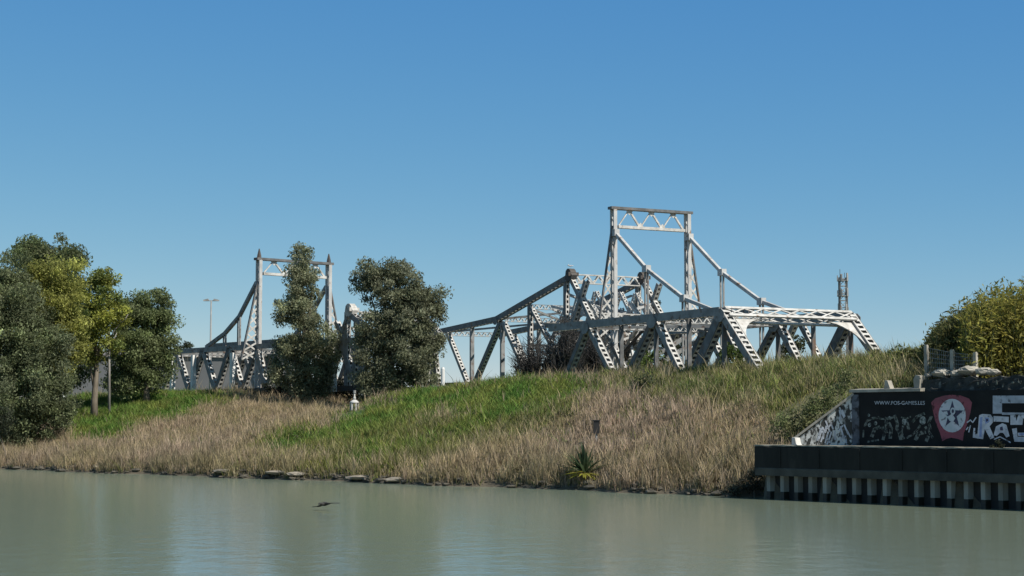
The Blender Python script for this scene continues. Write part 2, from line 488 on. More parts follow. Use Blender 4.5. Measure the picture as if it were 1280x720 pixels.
def tree(name, label, cat, base, D, ells, col, group, dens=2.0, leaf=.3, per=70, rc=.75, cvar=.3, trunk_r=.3, bark=None, hue=None, lean=(0, 0), droop=.35, gap=0, limbs=9, clumpvar=.25):
    base = Vector(base)
    t = thing(name, base, label, cat, group)
    P, cid, cents = crown_points(ells, D, dens, rc, per, gap, cat_tree=cat == 'tree')
    ok = P[:, 2] > (ground(P[:, 0], P[:, 1]) - .05 if name != 'weed_tuft' else base.z - .1)
    P, cid = P[ok], cid[ok]
    cm = np.array(col)[None, :] * np.exp(rng.normal(0, clumpvar, (len(cents), 1)))
    if hue is not None:
        f = rng.random((len(cents), 1)) ** 2; cm = cm * (1 - f) + np.array(hue)[None, :] * f
    cm = cm * ((1.5, 1.62, 1.4) if cat == 'tree' else (1.1, 1.1, 1.1))
    v, c = leaf_cards(P, leaf * (.68 if cat == 'tree' else 1), cm[cid], cvar, droop)
    raw_mesh('crown', v, np.full(len(P), 4), np.arange(len(P) * 4), M_leaf, c, t)
    top = cents[:, 2].max(); s = D / F
    mid = Vector(at_depth(ells[0][0], ells[0][1], D))
    m = MB()
    H = top - base.z
    ax = Vector(cents.mean(0)); ax.z = base.z + H * .72
    pts = [base - Vector((0, 0, .4)), base + Vector((0, 0, H * .12)), base.lerp(ax, .45) + Vector((.12, .1, 0)), base.lerp(ax, .75), ax]
    m.tube(pts, [trunk_r * 1.25, trunk_r, trunk_r * .75, trunk_r * .5, trunk_r * .2], 8)
    sel = rng.choice(len(cents), min(limbs, len(cents)), replace=False)
    for i in sel:
        e = Vector(cents[i]); k = random.uniform(.25, .7)
        st = base.lerp(ax, k); md = st.lerp(e, .5) + Vector((0, 0, .08 * (e - st).length))
        m.tube([st, md, e], [trunk_r * .38, trunk_r * .25, trunk_r * .08], 5)
    m.build('trunk', bark or M_bark, t, True)
    return t

def blades(n_, pos, h, w0, w1, col, lean=.25, mid=.6, cvar=.22, tipcol=None):
    """tapered bent blades as quad + tri; pos (n,3)"""
    n = len(pos)
    an = rng.uniform(0, 2 * math.pi, n); s = np.stack([np.cos(an), np.sin(an), np.zeros(n)], -1)
    le = rng.normal(0, lean, (n, 2)); h = h.reshape(-1, 1)
    upm = np.concatenate([le * .4 * h, h * mid], 1); upt = np.concatenate([le * h, h], 1)
    w0 = np.asarray(w0).reshape(-1, 1); w1 = np.asarray(w1).reshape(-1, 1)
    v = np.stack([pos - s * w0 / 2, pos + s * w0 / 2, pos + upm + s * w1 / 2, pos + upm - s * w1 / 2, pos + upt], 1)
    k = rng.normal(0, 1, (n, 1))
    c = np.clip(col * np.exp(cvar * k) * np.exp(rng.normal(0, .06, (n, 3))), .004, .8)
    cc = np.repeat(c[:, None, :], 5, 1)
    if tipcol is not None:
        cc[:, 2:] = np.clip(tipcol * np.exp(cvar * k), .004, .8)[:, None, :]
    b = np.arange(n)[:, None] * 5
    idx = np.concatenate([b + np.array([[0, 1, 2, 3]]), b + np.array([[3, 2, 4]])], 1)
    sizes = np.tile([4, 3], n)
    return v.reshape(-1, 3), sizes, idx.ravel(), cc.reshape(-1, 3)

def scatter(n, amin, amax, dmin, dmax, seed, margin=260):
    r = np.random.default_rng(seed)
    a = r.uniform(amin, amax, n); d = r.uniform(dmin, dmax, n)
    x, y = xy(a, d); z = ground(x, y)
    px, py = proj(x, y, z)
    la = (x - Q0.x) * QD.x + (y - Q0.y) * QD.y; dq = (x - Q0.x) * QM.x + (y - Q0.y) * QM.y
    wallzone = (la > LA_L - .1) & (dq < WALL + .75) & ((la > LA_W - .6) | (dq < 1.5))
    ok = (px > -margin) & (px < 1280 + margin) & (z > .05) & ~wallzone
    wdl = np.interp(a, TAB[:, 0], TAB[:, 2]); ok &= d < wdl + 18
    return np.stack([x, y, z], -1)[ok], a[ok], d[ok], px[ok], py[ok]

# ------------------------------------------------------------------ ground cover
P0, _, _, _, _ = scatter(95000, -85, 50, -1.2, 48, 22)          # tussocks
nt_ = rng.integers(5, 22, len(P0)); ti = np.repeat(np.arange(len(P0)), nt_)
toff = rng.normal(0, .13, (len(ti), 2))
PT = P0[ti].copy(); PT[:, :2] += toff; PT[:, 2] = ground(PT[:, 0], PT[:, 1])
ad_ = ad(PT[:, 0], PT[:, 1])
PU, a, d, _, _ = scatter(300000, -85, 50, -1.2, 48, 21)
P = np.concatenate([PT, PU]); a = np.concatenate([ad_[0], a]); d = np.concatenate([ad_[1], d])
hT = np.concatenate([np.exp(rng.normal(0, .42, len(P0)))[ti], rng.uniform(.45, .85, len(PU))])
cT = np.concatenate([np.exp(rng.normal(0, .2, len(P0)))[ti], np.full(len(PU), .9)])[:, None]
aT = np.concatenate([rng.random(len(P0))[ti], rng.random(len(PU))])[:, None]
gx, gy = proj(P[:, 0], P[:, 1], P[:, 2])
thin = in_poly(gx, gy, [(962, 562), (968, 520), (1008, 494), (1055, 476), (1078, 496), (1010, 562)]) & (rng.random(len(P)) < .85)
thin |= in_poly(gx, gy, [(430, 500), (456, 500), (458, 523), (428, 523)]) & (rng.random(len(P)) < .9)
ok_ = (P[:, 2] > .05) & ~thin; P, a, d, hT, cT, aT = P[ok_], a[ok_], d[ok_], hT[ok_], cT[ok_], aT[ok_]
g, o = zones(P[:, 0], P[:, 1], P[:, 2] + .45, 10, 5)
yl = in_yel(P, 8)
tan = ~g & ~o
laP = (P[:, 0] - Q0.x) * QD.x + (P[:, 1] - Q0.y) * QD.y
dense = np.clip(.55 + .75 * vnoise(P[:, 0], P[:, 1], 1.5, 31) + .45 * vnoise(P[:, 0], P[:, 1], 4.0, 32), .2, 1)
dense = np.where(d < 4, np.maximum(dense, .75), dense)
keep = (tan | (o & (rng.random(len(P)) < .75)) | (g & (rng.random(len(P)) < .015))) & (rng.random(len(P)) < dense)
keep &= ~((laP > LA_C + 4.0) & (d > -2)) & ~(yl & (rng.random(len(P)) < .5))
Pr = P[keep]; n = len(Pr)
hmod = 1 + .45 * vnoise(Pr[:, 0], Pr[:, 1], .7, 33) + .3 * vnoise(Pr[:, 0], Pr[:, 1], 2.2, 34)
low_ = np.clip(1 - d[keep] / 7, 0, 1)
h = np.clip(rng.uniform(.28, .68, n) * hmod * (.85 + .45 * low_) * hT[keep], .15, 1.7)
t1 = np.clip(.5 + 1.1 * vnoise(Pr[:, 0], Pr[:, 1], .33, 35) + rng.normal(0, .25, n), 0, 1)[:, None]
t2 = np.clip(.35 + 1.1 * vnoise(Pr[:, 0], Pr[:, 1], 1.3, 36) + rng.normal(0, .2, n), 0, 1)[:, None]
c = np.array([.37, .285, .215]) * (1 - t1) + np.array([.36, .29, .165]) * t1
c = c * (1 - .55 * t2) + np.array([.15, .125, .065]) * .55 * t2
wet = (low_[:, None] * np.clip(.5 + 1.3 * vnoise(Pr[:, 0], Pr[:, 1], .8, 37), 0, 1)[:, None])
c = c * (1 - .6 * wet) + np.array([.13, .135, .05]) * .6 * wet
c = c * cT[keep]
pk = np.clip(aT[keep] - .72, 0, .28) / .28
c = c * (1 - .6 * pk) + np.array([.40, .31, .245]) * .6 * pk
c[o[keep]] = c[o[keep]] * .8 + np.array([.02, .04, .0])
v, s_, i_, cc = blades(n, Pr, h, np.full(n, .02), rng.uniform(.018, .042, n), c * .92, .3, .6, .14, tipcol=c * 1.1)
tag(raw_mesh('dry_reeds', v, s_, i_, M_blade, cc), 'dry tan reeds and plumed grass covering the river bank', kind='stuff')

g, o = zones(P[:, 0], P[:, 1], P[:, 2] + .2, 10, 6)
tan = ~g & ~o
keepg = (g & (rng.random(len(P)) < 1.0)) | (yl & (rng.random(len(P)) < .7)) | (o & (rng.random(len(P)) < .38)) | (tan & (rng.random(len(P)) < .10))
Pg = P[keepg]; n = len(Pg)
yel = np.clip(.48 + .9 * vnoise(Pg[:, 0], Pg[:, 1], .9, 41) + rng.normal(0, .2, n), 0, 1)[:, None]
c = np.array([.085, .175, .032]) * (1 - yel) + np.array([.20, .225, .055]) * yel
om = (o | (tan & ~yl))[keepg]
ym = (yl & ~g)[keepg]; c[ym] = c[ym] * .55 + np.array([.20, .205, .05]) * .45
c[om] = c[om] * .55 + np.array([.065, .06, .025])
c = c * cT[keepg]
h = np.maximum(.08, rng.uniform(.15, .42, n) * (1 + .6 * vnoise(Pg[:, 0], Pg[:, 1], .8, 43)) + np.where(o[keepg], .15, 0)) * np.clip(hT[keepg], .5, 2)
v, s_, i_, cc = blades(n, Pg, h, rng.uniform(.03, .055, n), rng.uniform(.025, .05, n), c, .5, .55, .2)
tag(raw_mesh('green_grass', v, s_, i_, M_blade, cc), 'fresh green grass growing in patches over the bank', kind='stuff')

# waterline rubble
m = MB(); 
for k in range(900):
    aa = random.uniform(-80, 20.5); dd_ = abs(random.gauss(0, .8)) + .05
    x, y = xy(aa, dd_ + .5 * math.sin(aa * .35) + .35 * math.sin(aa * .9 + 1) + .2 * math.sin(aa * 2.3))
    r = random.choice([.05, .07, .09, .12, .18]) * random.uniform(.7, 1.3)
    m.blob((x, y, max(gz(x, y), 0) + r * .15), (r * 1.9, r * 1.4, r * .6), k, 6, 4, .25)
tag(m.build('rubble', M_rock), 'dark broken stones strewn along the waterline', kind='stuff')

slabs = [(352, 590.5, 1.0, 'long pale flat stone slab at the waterline, widest of the slabs'), (372, 592.5, .6, 'small pale slab beside the widest slab at the waterline'), (286, 588.5, .9, 'pale flat slab at the waterline below tan reeds, alone'),
         (128, 583.5, .5, 'small pale stone at the waterline near the dark left trees'), (455, 597, .9, 'pale slab at the waterline under the third green strip'), (500, 599, .7, 'light brown slab lying at the waterline below yellow weeds')]
for k, (px_, py_, L_, lab) in enumerate(slabs):
    p = on_ground(px_, py_ + 2)
    m = MB(); m.blob((p.x, p.y, p.z + .08), (L_ * 1.25, L_ * .7, .15), 900 + k, 9, 5, .2)
    tag(m.build('stone_slab', M_slab), lab, 'stone', 'pale slabs along the waterline')

# ------------------------------------------------------------------ trees
LT = 'trees beside the bridge'
tree('tall_tree', 'tall dark olive tree whose top rises highest at the left edge', 'tree', ground_at(62, 168), 168,
     [(55, 316, 38, 22), (92, 322, 15, 16), (32, 318, 20, 18), (66, 345, 44, 36), (70, 400, 48, 50), (80, 450, 40, 40)], (.075, .09, .045), LT, dens=1.3, leaf=.42, per=60, rc=.9, hue=(.11, .11, .06))
tree('autumn_tree', 'yellow olive leaved tree in front of the tallest left tree', 'tree', ground_at(75, 150), 150,
     [(66, 350, 38, 34), (82, 395, 30, 42), (48, 395, 36, 50), (90, 435, 18, 30), (70, 450, 26, 26)], (.19, .18, .055), LT, dens=1.5, leaf=.36, per=60, rc=.8, hue=(.17, .165, .055), clumpvar=.3)
tree('dark_willow', 'broad grey green tree reaching down to the reeds at the left border', 'tree', ground_at(20, 146), 146,
     [(0, 362, 46, 44), (30, 420, 42, 50), (55, 450, 34, 46), (20, 475, 60, 50), (-40, 430, 70, 95), (66, 498, 26, 34), (45, 520, 38, 26), (0, 518, 42, 34), (30, 540, 40, 20), (-20, 540, 40, 24)], (.105, .115, .064), LT, dens=1.8, leaf=.34, per=70, rc=.8, clumpvar=.35, hue=(.12, .125, .085))
tree('yellow_tree', 'slender tree with yellow green leaves and a bare dark trunk', 'tree', ground_at(118, 158), 158,
     [(124, 358, 30, 22), (142, 388, 22, 24), (110, 390, 28, 34), (128, 420, 22, 24), (104, 425, 18, 22), (118, 450, 12, 14)], (.19, .185, .045), LT, dens=1.4, leaf=.38, per=60, rc=.8, hue=(.09, .11, .04), clumpvar=.35)
tree('bushy_tree', 'dense dark green tree just left of the bridge, behind the pale bare tree', 'tree', ground_at(183, 163), 163,
     [(188, 386, 26, 22), (172, 425, 36, 36), (204, 402, 18, 28), (204, 445, 18, 30), (158, 460, 26, 32), (188, 470, 30, 22), (165, 390, 20, 18), (145, 478, 16, 16)], (.105, .12, .058), LT, dens=1.7, leaf=.38, per=65, rc=.8, hue=(.14, .15, .085))
tree('cone_tree', 'tall cone shaped grey green tree in front of the left bridge tower', 'tree', ground_at(380, 160), 160,
     [(376, 322, 13, 20), (378, 352, 22, 24), (378, 386, 31, 28), (380, 424, 40, 34), (366, 462, 30, 26), (402, 462, 24, 28), (384, 484, 30, 16)], (.135, .135, .09), LT, dens=1.7, leaf=.36, per=65, rc=.75, hue=(.2, .19, .14))
tree('leaning_tree', 'broad dark grey tree leaning right, standing between the two bridge parts', 'tree', ground_at(478, 154), 154,
     [(462, 345, 22, 20), (495, 350, 38, 26), (530, 372, 27, 22), (548, 382, 14, 16), (498, 395, 46, 36), (470, 432, 30, 36), (508, 446, 42, 36), (480, 484, 36, 22), (535, 425, 18, 26), (525, 475, 20, 16)], (.115, .115, .08), LT, dens=1.7, leaf=.36, per=65, rc=.75, hue=(.16, .155, .12))
# pale bare tree
b = ground_at(137, 158)
t = thing('bare_tree', b, 'slim pale leafless tree with short forked branches on the left bank', 'tree', LT)
m = MB(); 
def bp(px_, py_, dy=0): return at_depth(px_, py_, b.y + dy)
m.tube([b - Vector((0, 0, .3)), bp(136.5, 450), bp(136, 418), bp(139, 404)], [.13, .11, .08, .03], 7)
m.build('trunk', M_palebark, t, True)
m = MB()
for pts in ([(136, 436), (129, 428), (121, 423)], [(136, 425), (142, 415), (150, 404), (153, 396)], [(136.3, 432), (143, 423), (146, 416)], [(136, 420), (131, 411), (133, 402)], [(150, 404), (156, 400), (160, 393)], [(129, 428), (126, 420)]):
    m.tube([bp(x, y, random.uniform(-.3, .3)) for x, y in pts], [.07, .05, .03][:len(pts)], 5)
m.build('branches', M_palebark, t, True)

# ------------------------------------------------------------------ bushes
def bush(name, label, px_, Y, ells, col, group, dens=2.5, leaf=.2, per=50, rc=.45, z=None, **kw):
    b = ground_at(px_, Y)
    return tree(name, label, 'bush', b, Y, ells, col, group, dens=dens, leaf=leaf, per=per, rc=rc, trunk_r=.06, limbs=6, droop=.1, **kw)
BG = 'bushes on the bank'
bush('shrub', 'low grey green shrub at the far left end of the reeds', 8, 139, [(6, 528, 16, 20), (-18, 520, 22, 28)], (.055, .065, .04), BG)
p = on_ground(1010, 540); Yb = p.y; print('shrub', p, on_ground(940,600), on_ground(731,603), on_ground(745,549))
bush('shrub', 'large leafy green shrub beside the slanted graffiti wing wall', 1012, Yb - 1.0, [(1000, 525, 32, 22), (1035, 508, 26, 20), (985, 540, 20, 14), (1050, 492, 20, 14), (1015, 540, 22, 14), (1062, 478, 16, 10)], (.12, .145, .06), BG, hue=(.18, .19, .09), dens=3.4, leaf=.15, rc=.4)
p = on_ground(812, 488)
bush('shrub', 'round dark green shrub alone among tan grass below the bridge', 812, p.y, [(812, 480, 15, 14), (825, 483, 8, 8), (800, 484, 8, 8)], (.06, .075, .04), BG, leaf=.16)
p = on_ground(945, 606)
bush('shrub', 'dark tangled shrub hanging over the water at the quay end', 942, p.y - .7, [(940, 600, 18, 13), (926, 608, 16, 9), (950, 586, 12, 14), (915, 612, 10, 6)], (.065, .065, .045), BG, leaf=.13, rc=.3, dens=5)
for px_, Y, el, lab, c_ in ((1140, 88, [(1140, 452, 16, 14), (1155, 442, 14, 14), (1122, 460, 12, 8)], 'olive green bush at the left foot of the cane thicket', (.12, .13, .05)), (812, 132, [(812, 452, 18, 18), (800, 458, 14, 12)], 'bright green bush under the bridge behind the tower post', (.09, .13, .03)),
                       (922, 121, [(922, 444, 16, 13), (910, 452, 12, 10)], 'small bright green bush under the bridge end portal', (.075, .115, .03)),
                       (990, 128, [(990, 440, 13, 12), (996, 428, 7, 14)], 'small grey green bush seen through the end of the bridge', (.07, .08, .045)),
                       (836, 215, [(820, 388, 6, 12), (832, 420, 18, 26), (845, 440, 18, 24), (818, 410, 10, 20)], 'pointed dark tree behind the bridge right of the tower', (.04, .05, .03)),
                       (400, 168, [(345, 492, 30, 12), (385, 495, 30, 14), (425, 497, 30, 14), (465, 498, 30, 14), (500, 490, 24, 12), (405, 484, 40, 10)], 'dark leaf mass added for the deep shade under the left bridge part', (.02, .024, .015)),  # near-black leaves added to paint the deep shade below the trees
                       (235, 215, [(232, 432, 8, 5), (224, 437, 6, 4)], 'small dark tree top showing above the left end of the bridge', (.05, .06, .035))):
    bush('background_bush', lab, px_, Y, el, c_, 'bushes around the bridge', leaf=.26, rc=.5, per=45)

for px_, py_, r_, lab, c_ in ((333, 560, 8, 'dark green weed clump at the lower left tip of the green slope', (.06, .11, .03)), (372, 551, 9, 'bright green weed clump on the slope left of the big green patch', (.09, .15, .03)),
                              (598, 583, 13, 'wide dark weed clump low on the bank under the yellow weeds', (.07, .075, .035)), (648, 596, 9, 'dark brown weed clump at the waterline left of the agave', (.075, .065, .035)),
                              (704, 524, 10, 'brownish weed clump between green grass and tan reeds at mid slope', (.09, .085, .045)), (548, 566, 9, 'yellow green weed clump low under the third green strip', (.17, .18, .04)),
                              (770, 604, 9, 'olive weed clump at the waterline right of the agave', (.09, .09, .04)), (880, 608, 10, 'brown overhanging weed clump at the waterline left of the quay shrub', (.10, .085, .05))):
    p = on_ground(px_, py_)
    bush('weed_clump', lab, px_, p.y, [(px_, py_ - r_ * .5, r_ * 1.3, r_ * .7), (px_ + r_, py_ - r_ * .3, r_ * .8, r_ * .5)], c_, 'weed clumps on the bank', leaf=.14, rc=.25, dens=5, per=30)

def bare_bush(px_, Y, hpx, wpx, lab, n=150):
    b = ground_at(px_, Y); t = thing('bare_shrub', b, lab, 'bush', 'leafless shrubs under the bridge')
    m = MB(); s = Y / F
    for k in range(n):
        an = random.uniform(-1, 1); r1 = random.uniform(.55, 1.05)
        top = b + Vector((an * wpx * s * .8, random.uniform(-1.5, 1.5), hpx * s * r1 * (1 - .35 * an * an)))
        md = b.lerp(top, .5) + Vector((an * .5 + random.uniform(-.3, .3), random.uniform(-.3, .3), .3))
        m.tube([b + Vector((random.uniform(-.6, .6), random.uniform(-.6, .6), -.2)), md, top], [.07, .045, .012], 4, False)
        for q in range(4):
            f = random.uniform(.35, .95); st = md.lerp(top, f) if f > .5 else b.lerp(md, f * 2)
            m.tube([st, st + Vector((random.uniform(-1, 1), random.uniform(-.6, .6), random.uniform(.1, 1)))], [.03, .008], 3, False)
    m.build('branches', noise_bare, t)
    P_, cid, ce = crown_points([(px_, 530 - (b.z + hpx * s * .3 - CAMZ) / s, wpx * .85, hpx * .36)], Y, 2.2, .6, 26)
    v, c = leaf_cards(P_, .2, np.tile(np.array([[.028, .03, .024]]), (len(P_), 1)), .35, .2)
    raw_mesh('foliage', v, np.full(len(P_), 4), np.arange(len(P_) * 4), M_leaf, c, t)
noise_bare = noise_mat('twigs', (.028, .027, .026), (.075, .07, .066), 2, .9)
bare_bush(668, 155, 80, 32, 'leafless dark shrub, left one under the rising bridge truss')
bare_bush(706, 150, 92, 30, 'tallest dark tangled shrub under the bridge near the tower')
bare_bush(742, 152, 70, 24, 'dark bare shrub just left of the near tower post')

# cane thickets on the right
def cane(label, profile, Y, depth, n, c1, c2):
    b = ground_at((profile[0][0] + profile[-1][0]) / 2, Y + depth / 2)
    t = thing('cane_thicket', b, label, 'cane', 'cane thickets above the quay')
    xs = [q[0] for q in profile]; ys = [q[1] for q in profile]
    C, cm = [], []; st = MB()
    for k in range(n):
        px_ = random.uniform(xs[0], xs[-1]); yy = Y + random.uniform(0, depth)
        p = ground_at(px_, yy); top = at_depth(px_, np.interp(px_, xs, ys), yy).z - p.z
        hh = max(.7, top * (random.uniform(.62, 1.02) if random.random() < .9 else random.uniform(1.0, 1.22)))
        lx, ly = random.gauss(0, .10), random.gauss(0, .10)
        if k % 3 == 0:
            st.tube([p, p + Vector((lx * hh * .4, ly * hh * .4, hh * .6)), p + Vector((lx * hh, ly * hh, hh))], [.025, .02, .008], 3, False)
        f = rng.uniform(.12, 1.0, 22)
        q = np.array(p)[None] + np.stack([lx * hh * f, ly * hh * f, hh * f], 1) + rng.normal(0, .16, (22, 3))
        mix = random.random(); C.append(q); cm.append(np.tile(np.array(c1) * (1 - mix) + np.array(c2) * mix, (22, 1)))
    C = np.concatenate(C); cm = np.concatenate(cm)
    v, c = leaf_cards(C, .30, cm, .3, -.1, .26)
    raw_mesh('leaves', v, np.full(len(C), 4), np.arange(len(C) * 4), M_leaf, c, t)
    st.build('stems', M_canestem, t)
M_canestem = noise_mat('cane_stem', (.22, .2, .1), (.14, .14, .06), 2, .8)
cane('dark green end of the cane thicket behind the wire fence', [(1160, 440), (1170, 420), (1187, 404), (1215, 390), (1225, 386)], 81.5, 5, 1300, (.10, .12, .04), (.16, .15, .06))
cane('tall yellow green cane thicket at the right border above the black mural', [(1212, 388), (1235, 378), (1262, 369), (1300, 362), (1420, 360)], 78, 7, 3600, (.29, .25, .055), (.19, .20, .05))

# agave at the waterline
b = on_ground(731, 602)
t = thing('agave_plant', b, 'spiky blue green agave with yellowing lower leaves at the waterline', 'plant')
def rosette(nm, n, L, el0, el1, col, w):
    V, S, Ix, Cc = [], [], [], []
    for k in range(n):
        an = random.uniform(0, 6.283); el = random.uniform(el0, el1); ln = L * random.uniform(.7, 1.1)
        dirv = Vector((math.cos(an) * math.cos(el), math.sin(an) * math.cos(el), math.sin(el)))
        sd = Vector((-math.sin(an), math.cos(an), 0)); up_ = dirv.cross(sd)
        p0 = b + Vector((0, 0, .45)); i0 = len(V)
        p1 = p0 + dirv * ln * .5 ; p2 = p0 + dirv * ln - Vector((0, 0, .12 * ln * math.cos(el)))
        for q in (p0 - sd * w * .3, p0 + sd * w * .3, p1 + sd * w * .5, p1 - sd * w * .5, p2, p1 - up_ * .04): V.append(q)
        Ix += [i0, i0 + 1, i0 + 2, i0 + 5, i0, i0 + 5, i0 + 3, i0 + 5, i0 + 2, i0 + 4, i0 + 3, i0 + 5, i0 + 4]; S += [4, 3, 3, 3]
        cc_ = np.array(col) * math.exp(random.gauss(0, .2)); Cc += [cc_] * 6
    raw_mesh(nm, np.array([tuple(q) for q in V]), S, Ix, M_leaf, np.array(Cc), t)
rosette('leaves', 60, 1.65, .25, 1.45, (.075, .11, .055), .17)
rosette('dead_leaves', 30, 1.35, -.25, .3, (.30, .29, .05), .16)

# ------------------------------------------------------------------ bridge members
def laced(mb, lace, p, q, n, w, dep, plate=.05, pitch=None, bar=.08, both=True, batten=False):
    """built-up member: two plates parallel to the truss plane (normal n), joined by zig-zag lacing"""
    p = Vector(p); q = Vector(q); n = Vector(n).normalized(); L = (q - p).length
    d = (q - p) / L; e = n.cross(d).normalized()
    for s in (-1, 1):
        mb.box(p + n * (s * dep / 2), q + n * (s * dep / 2), e, w, plate)
    pitch = pitch or dep * .75
    if batten:
        k = max(2, int(L / .46)); st = L / k
        for side in (-1, 1):
            off = e * (side * (w / 2 - .02))
            for i in range(k):
                c = p + d * ((i + .5) * st) + off
                lace.box(c - n * (dep / 2), c + n * (dep / 2), d, .20, .025)
                for g_ in (-1, 1):
                    lace.box(c + n * (g_ * (dep / 2 - .06)) - d * st * .5, c + n * (g_ * (dep / 2 - .06)) + d * st * .5, n, .09, .02)
        return
    k = max(2, int(L / pitch)); st = L / k
    for side in ((-1, 1) if both else (1,)):
        off = e * (side * (w / 2 - .02))
        for i in range(k):
            s = -1 if i % 2 else 1
            lace.box(p + d * (i * st) + off + n * (s * dep / 2), p + d * ((i + 1) * st) + off - n * (s * dep / 2), d, bar, .025)
def solid(mb, p, q, n, w, dep):
    mb.box(p, q, Vector(n).cross(Vector(q) - Vector(p)), w, dep)

class Frame:
    """local frame of a bridge part: s along the axis, t across, z up"""
    def __init__(self, px_, Y, ang_deg, W):
        p = at_depth(px_, 500, Y); self.o = Vector((p.x, p.y, 0)); a = math.radians(ang_deg)
        self.u = Vector((-math.sin(a), math.cos(a), 0)); self.v = Vector((math.cos(a), math.sin(a), 0)); self.W = W
    def P(self, s, t, z): return self.o + self.u * s + self.v * t + Vector((0, 0, z))
    def sz(self, px_, py_, t=0.0):
        p = on_plane(px_, py_, self.o + self.v * t, self.v); return (p - self.o).dot(self.u), p.z

def member(parent, name, fr, t, a, b, w, dep, lace=True, mat=None, bar=.08, pitch=None):
    m = MB(); l = MB()
    p, q = fr.P(a[0], t, a[1]), fr.P(b[0], t, b[1])
    if lace: laced(m, l, p, q, fr.v, w, dep, bar=bar, pitch=pitch, batten=name in ('diagonal', 'end_post', 'vertical', 'back_stay'))
    else: solid(m, p, q, fr.v, w, dep)
    o_ = m.build(name, mat or M_steel, parent)
    if lace: l.build('lacing', M_white, o_)
    return o_

def gusset(m, fr, t, c, r, dep):
    for s in (-1, 1):
        pts = [fr.P(c[0] + r * math.cos(k), t + s * (dep / 2 + .03), c[1] - r * .45 + r * .75 * math.sin(k)) for k in (np.arange(8) * math.pi / 4 + .39)]
        m.prism(pts, fr.v * s, .03)

def cross_bracing(parent, fr, nodes, t0, t1, mat=None, strut=.28, knee=False):
    """struts across the bridge at each node with laced diagonals between them"""
    for i, (s, z) in enumerate(nodes):
        m = MB(); l = MB()
        laced(m, l, fr.P(s, t0, z), fr.P(s, t1, z), Vector((0, 0, 1)), .3, .45, .04, bar=.07)
        o_ = m.build('cross_strut', mat or M_steel, parent); l.build('lacing', M_white, o_)
        if i:
            s0, z0 = nodes[i - 1]
            m = MB()
            m.box(fr.P(s0, t0, z0), fr.P(s, t1, z), (0, 0, 1), .2, .14)
            m.box(fr.P(s0, t1, z0 - .15), fr.P(s, t0, z - .15), (0, 0, 1), .2, .14)
            m.build('wind_bracing', mat or M_steel, parent)

# ------------------------------------------------------------------ A: the box truss span with its end portal
A = Frame(905, 115, 27.7, 10.4)
tA = thing('bridge_span', A.P(-2, 5, 6.5), 'pale steel truss span ending in an open lattice portal, nearest part of the old bridge', 'bridge', 'stored pieces of the old iron bridge')
zt = A.sz(905, 389)[1]; zb = 5.9
top_px = [(905, 389), (820, 398), (736, 406.5)]
st_ = [A.sz(*q)[0] for q in top_px]
s_end = A.sz(690, 411)[0]
span = st_[1] - st_[0]
print('A', zt, st_, s_end)
slope = 0
tops = st_
bots = [-5.0] + [(tops[i] + tops[i + 1]) / 2 for i in range(2)] + [tops[2] + span / 2]
for t in (0, A.W):
    member(tA, 'top_chord', A, t, (0, zt), (s_end, zt), .56, .62, lace=True, bar=.1)
    member(tA, 'bottom_chord', A, t, (bots[0], zb), (bots[-1], zb), .5, .6, lace=False)
    for i, s in enumerate(tops):
        if i == 0: member(tA, 'end_post', A, t, (0, zt), (bots[0], zb), .5, .66, bar=.12)
        else: member(tA, 'diagonal', A, t, (s, zt), (bots[i], zb), .4, .52, bar=.12)
        member(tA, 'diagonal', A, t, (s, zt), (bots[i + 1], zb), .7 if i == 0 else .4, .52, bar=.12, mat=M_steel2)
    for s in tops:
        m = MB(); gusset(m, A, t, (s, zt), .62, .7); m.build('gusset_plate', M_steel, tA)
    for s in bots[1:-1] + tops[:2]:
        member(tA, 'hanger', A, t, (s, zt), (s, zb), .16, .3, lace=False, mat=M_steel2)
cross_bracing(tA, A, [(s, zt - .1) for s in tops[1:]] , 0, A.W)
# portal: lies in the sloping plane of the end posts
ed = (A.P(bots[0], 0, zb) - A.P(0, 0, zt)).normalized(); pn = ed.cross(A.v).normalized()
m = MB(); l = MB()
c0, c1 = A.P(0, 0, zt + .02), A.P(0, A.W, zt + .02)
for k in (0, .72):
    for s in (-.3, .3):
        m.box(c0 + ed * k + pn * s, c1 + ed * k + pn * s, ed, .2, .12)
ps = m.build('portal_strut', M_white, tA)
npan = 7
for i in range(npan):
    f0, f1 = i / npan, (i + 1) / npan
    for s in (-.3, .3):
        a_ = c0.lerp(c1, f0) + pn * s; b_ = c0.lerp(c1, f1) + pn * s
        l.box(a_ + ed * .05, b_ + ed * .68, pn.cross(b_ - a_), .10, .03)
        l.box(a_ + ed * .68 + pn * .035, b_ + ed * .05 + pn * .035, pn.cross(b_ - a_), .10, .03)
l.build('lacing', M_white, ps)
for side in (0, 1):
    poly = []
    b0 = A.P(0, side * A.W, zt + .02) + ed * .82; dv = A.v * (1 - 2 * side)
    R_ = 2.6
    poly.append(b0); poly.append(b0 + dv * R_)
    for k in range(1, 8):
        th = math.pi / 2 * k / 8
        poly.append(b0 + dv * (R_ - (R_ - .4) * math.sin(th)) + ed * (R_ * (1 - math.cos(th))))
    poly.append(b0 + ed * R_)
    MB().prism(poly, pn, .08).build('portal_bracket', M_white, tA)

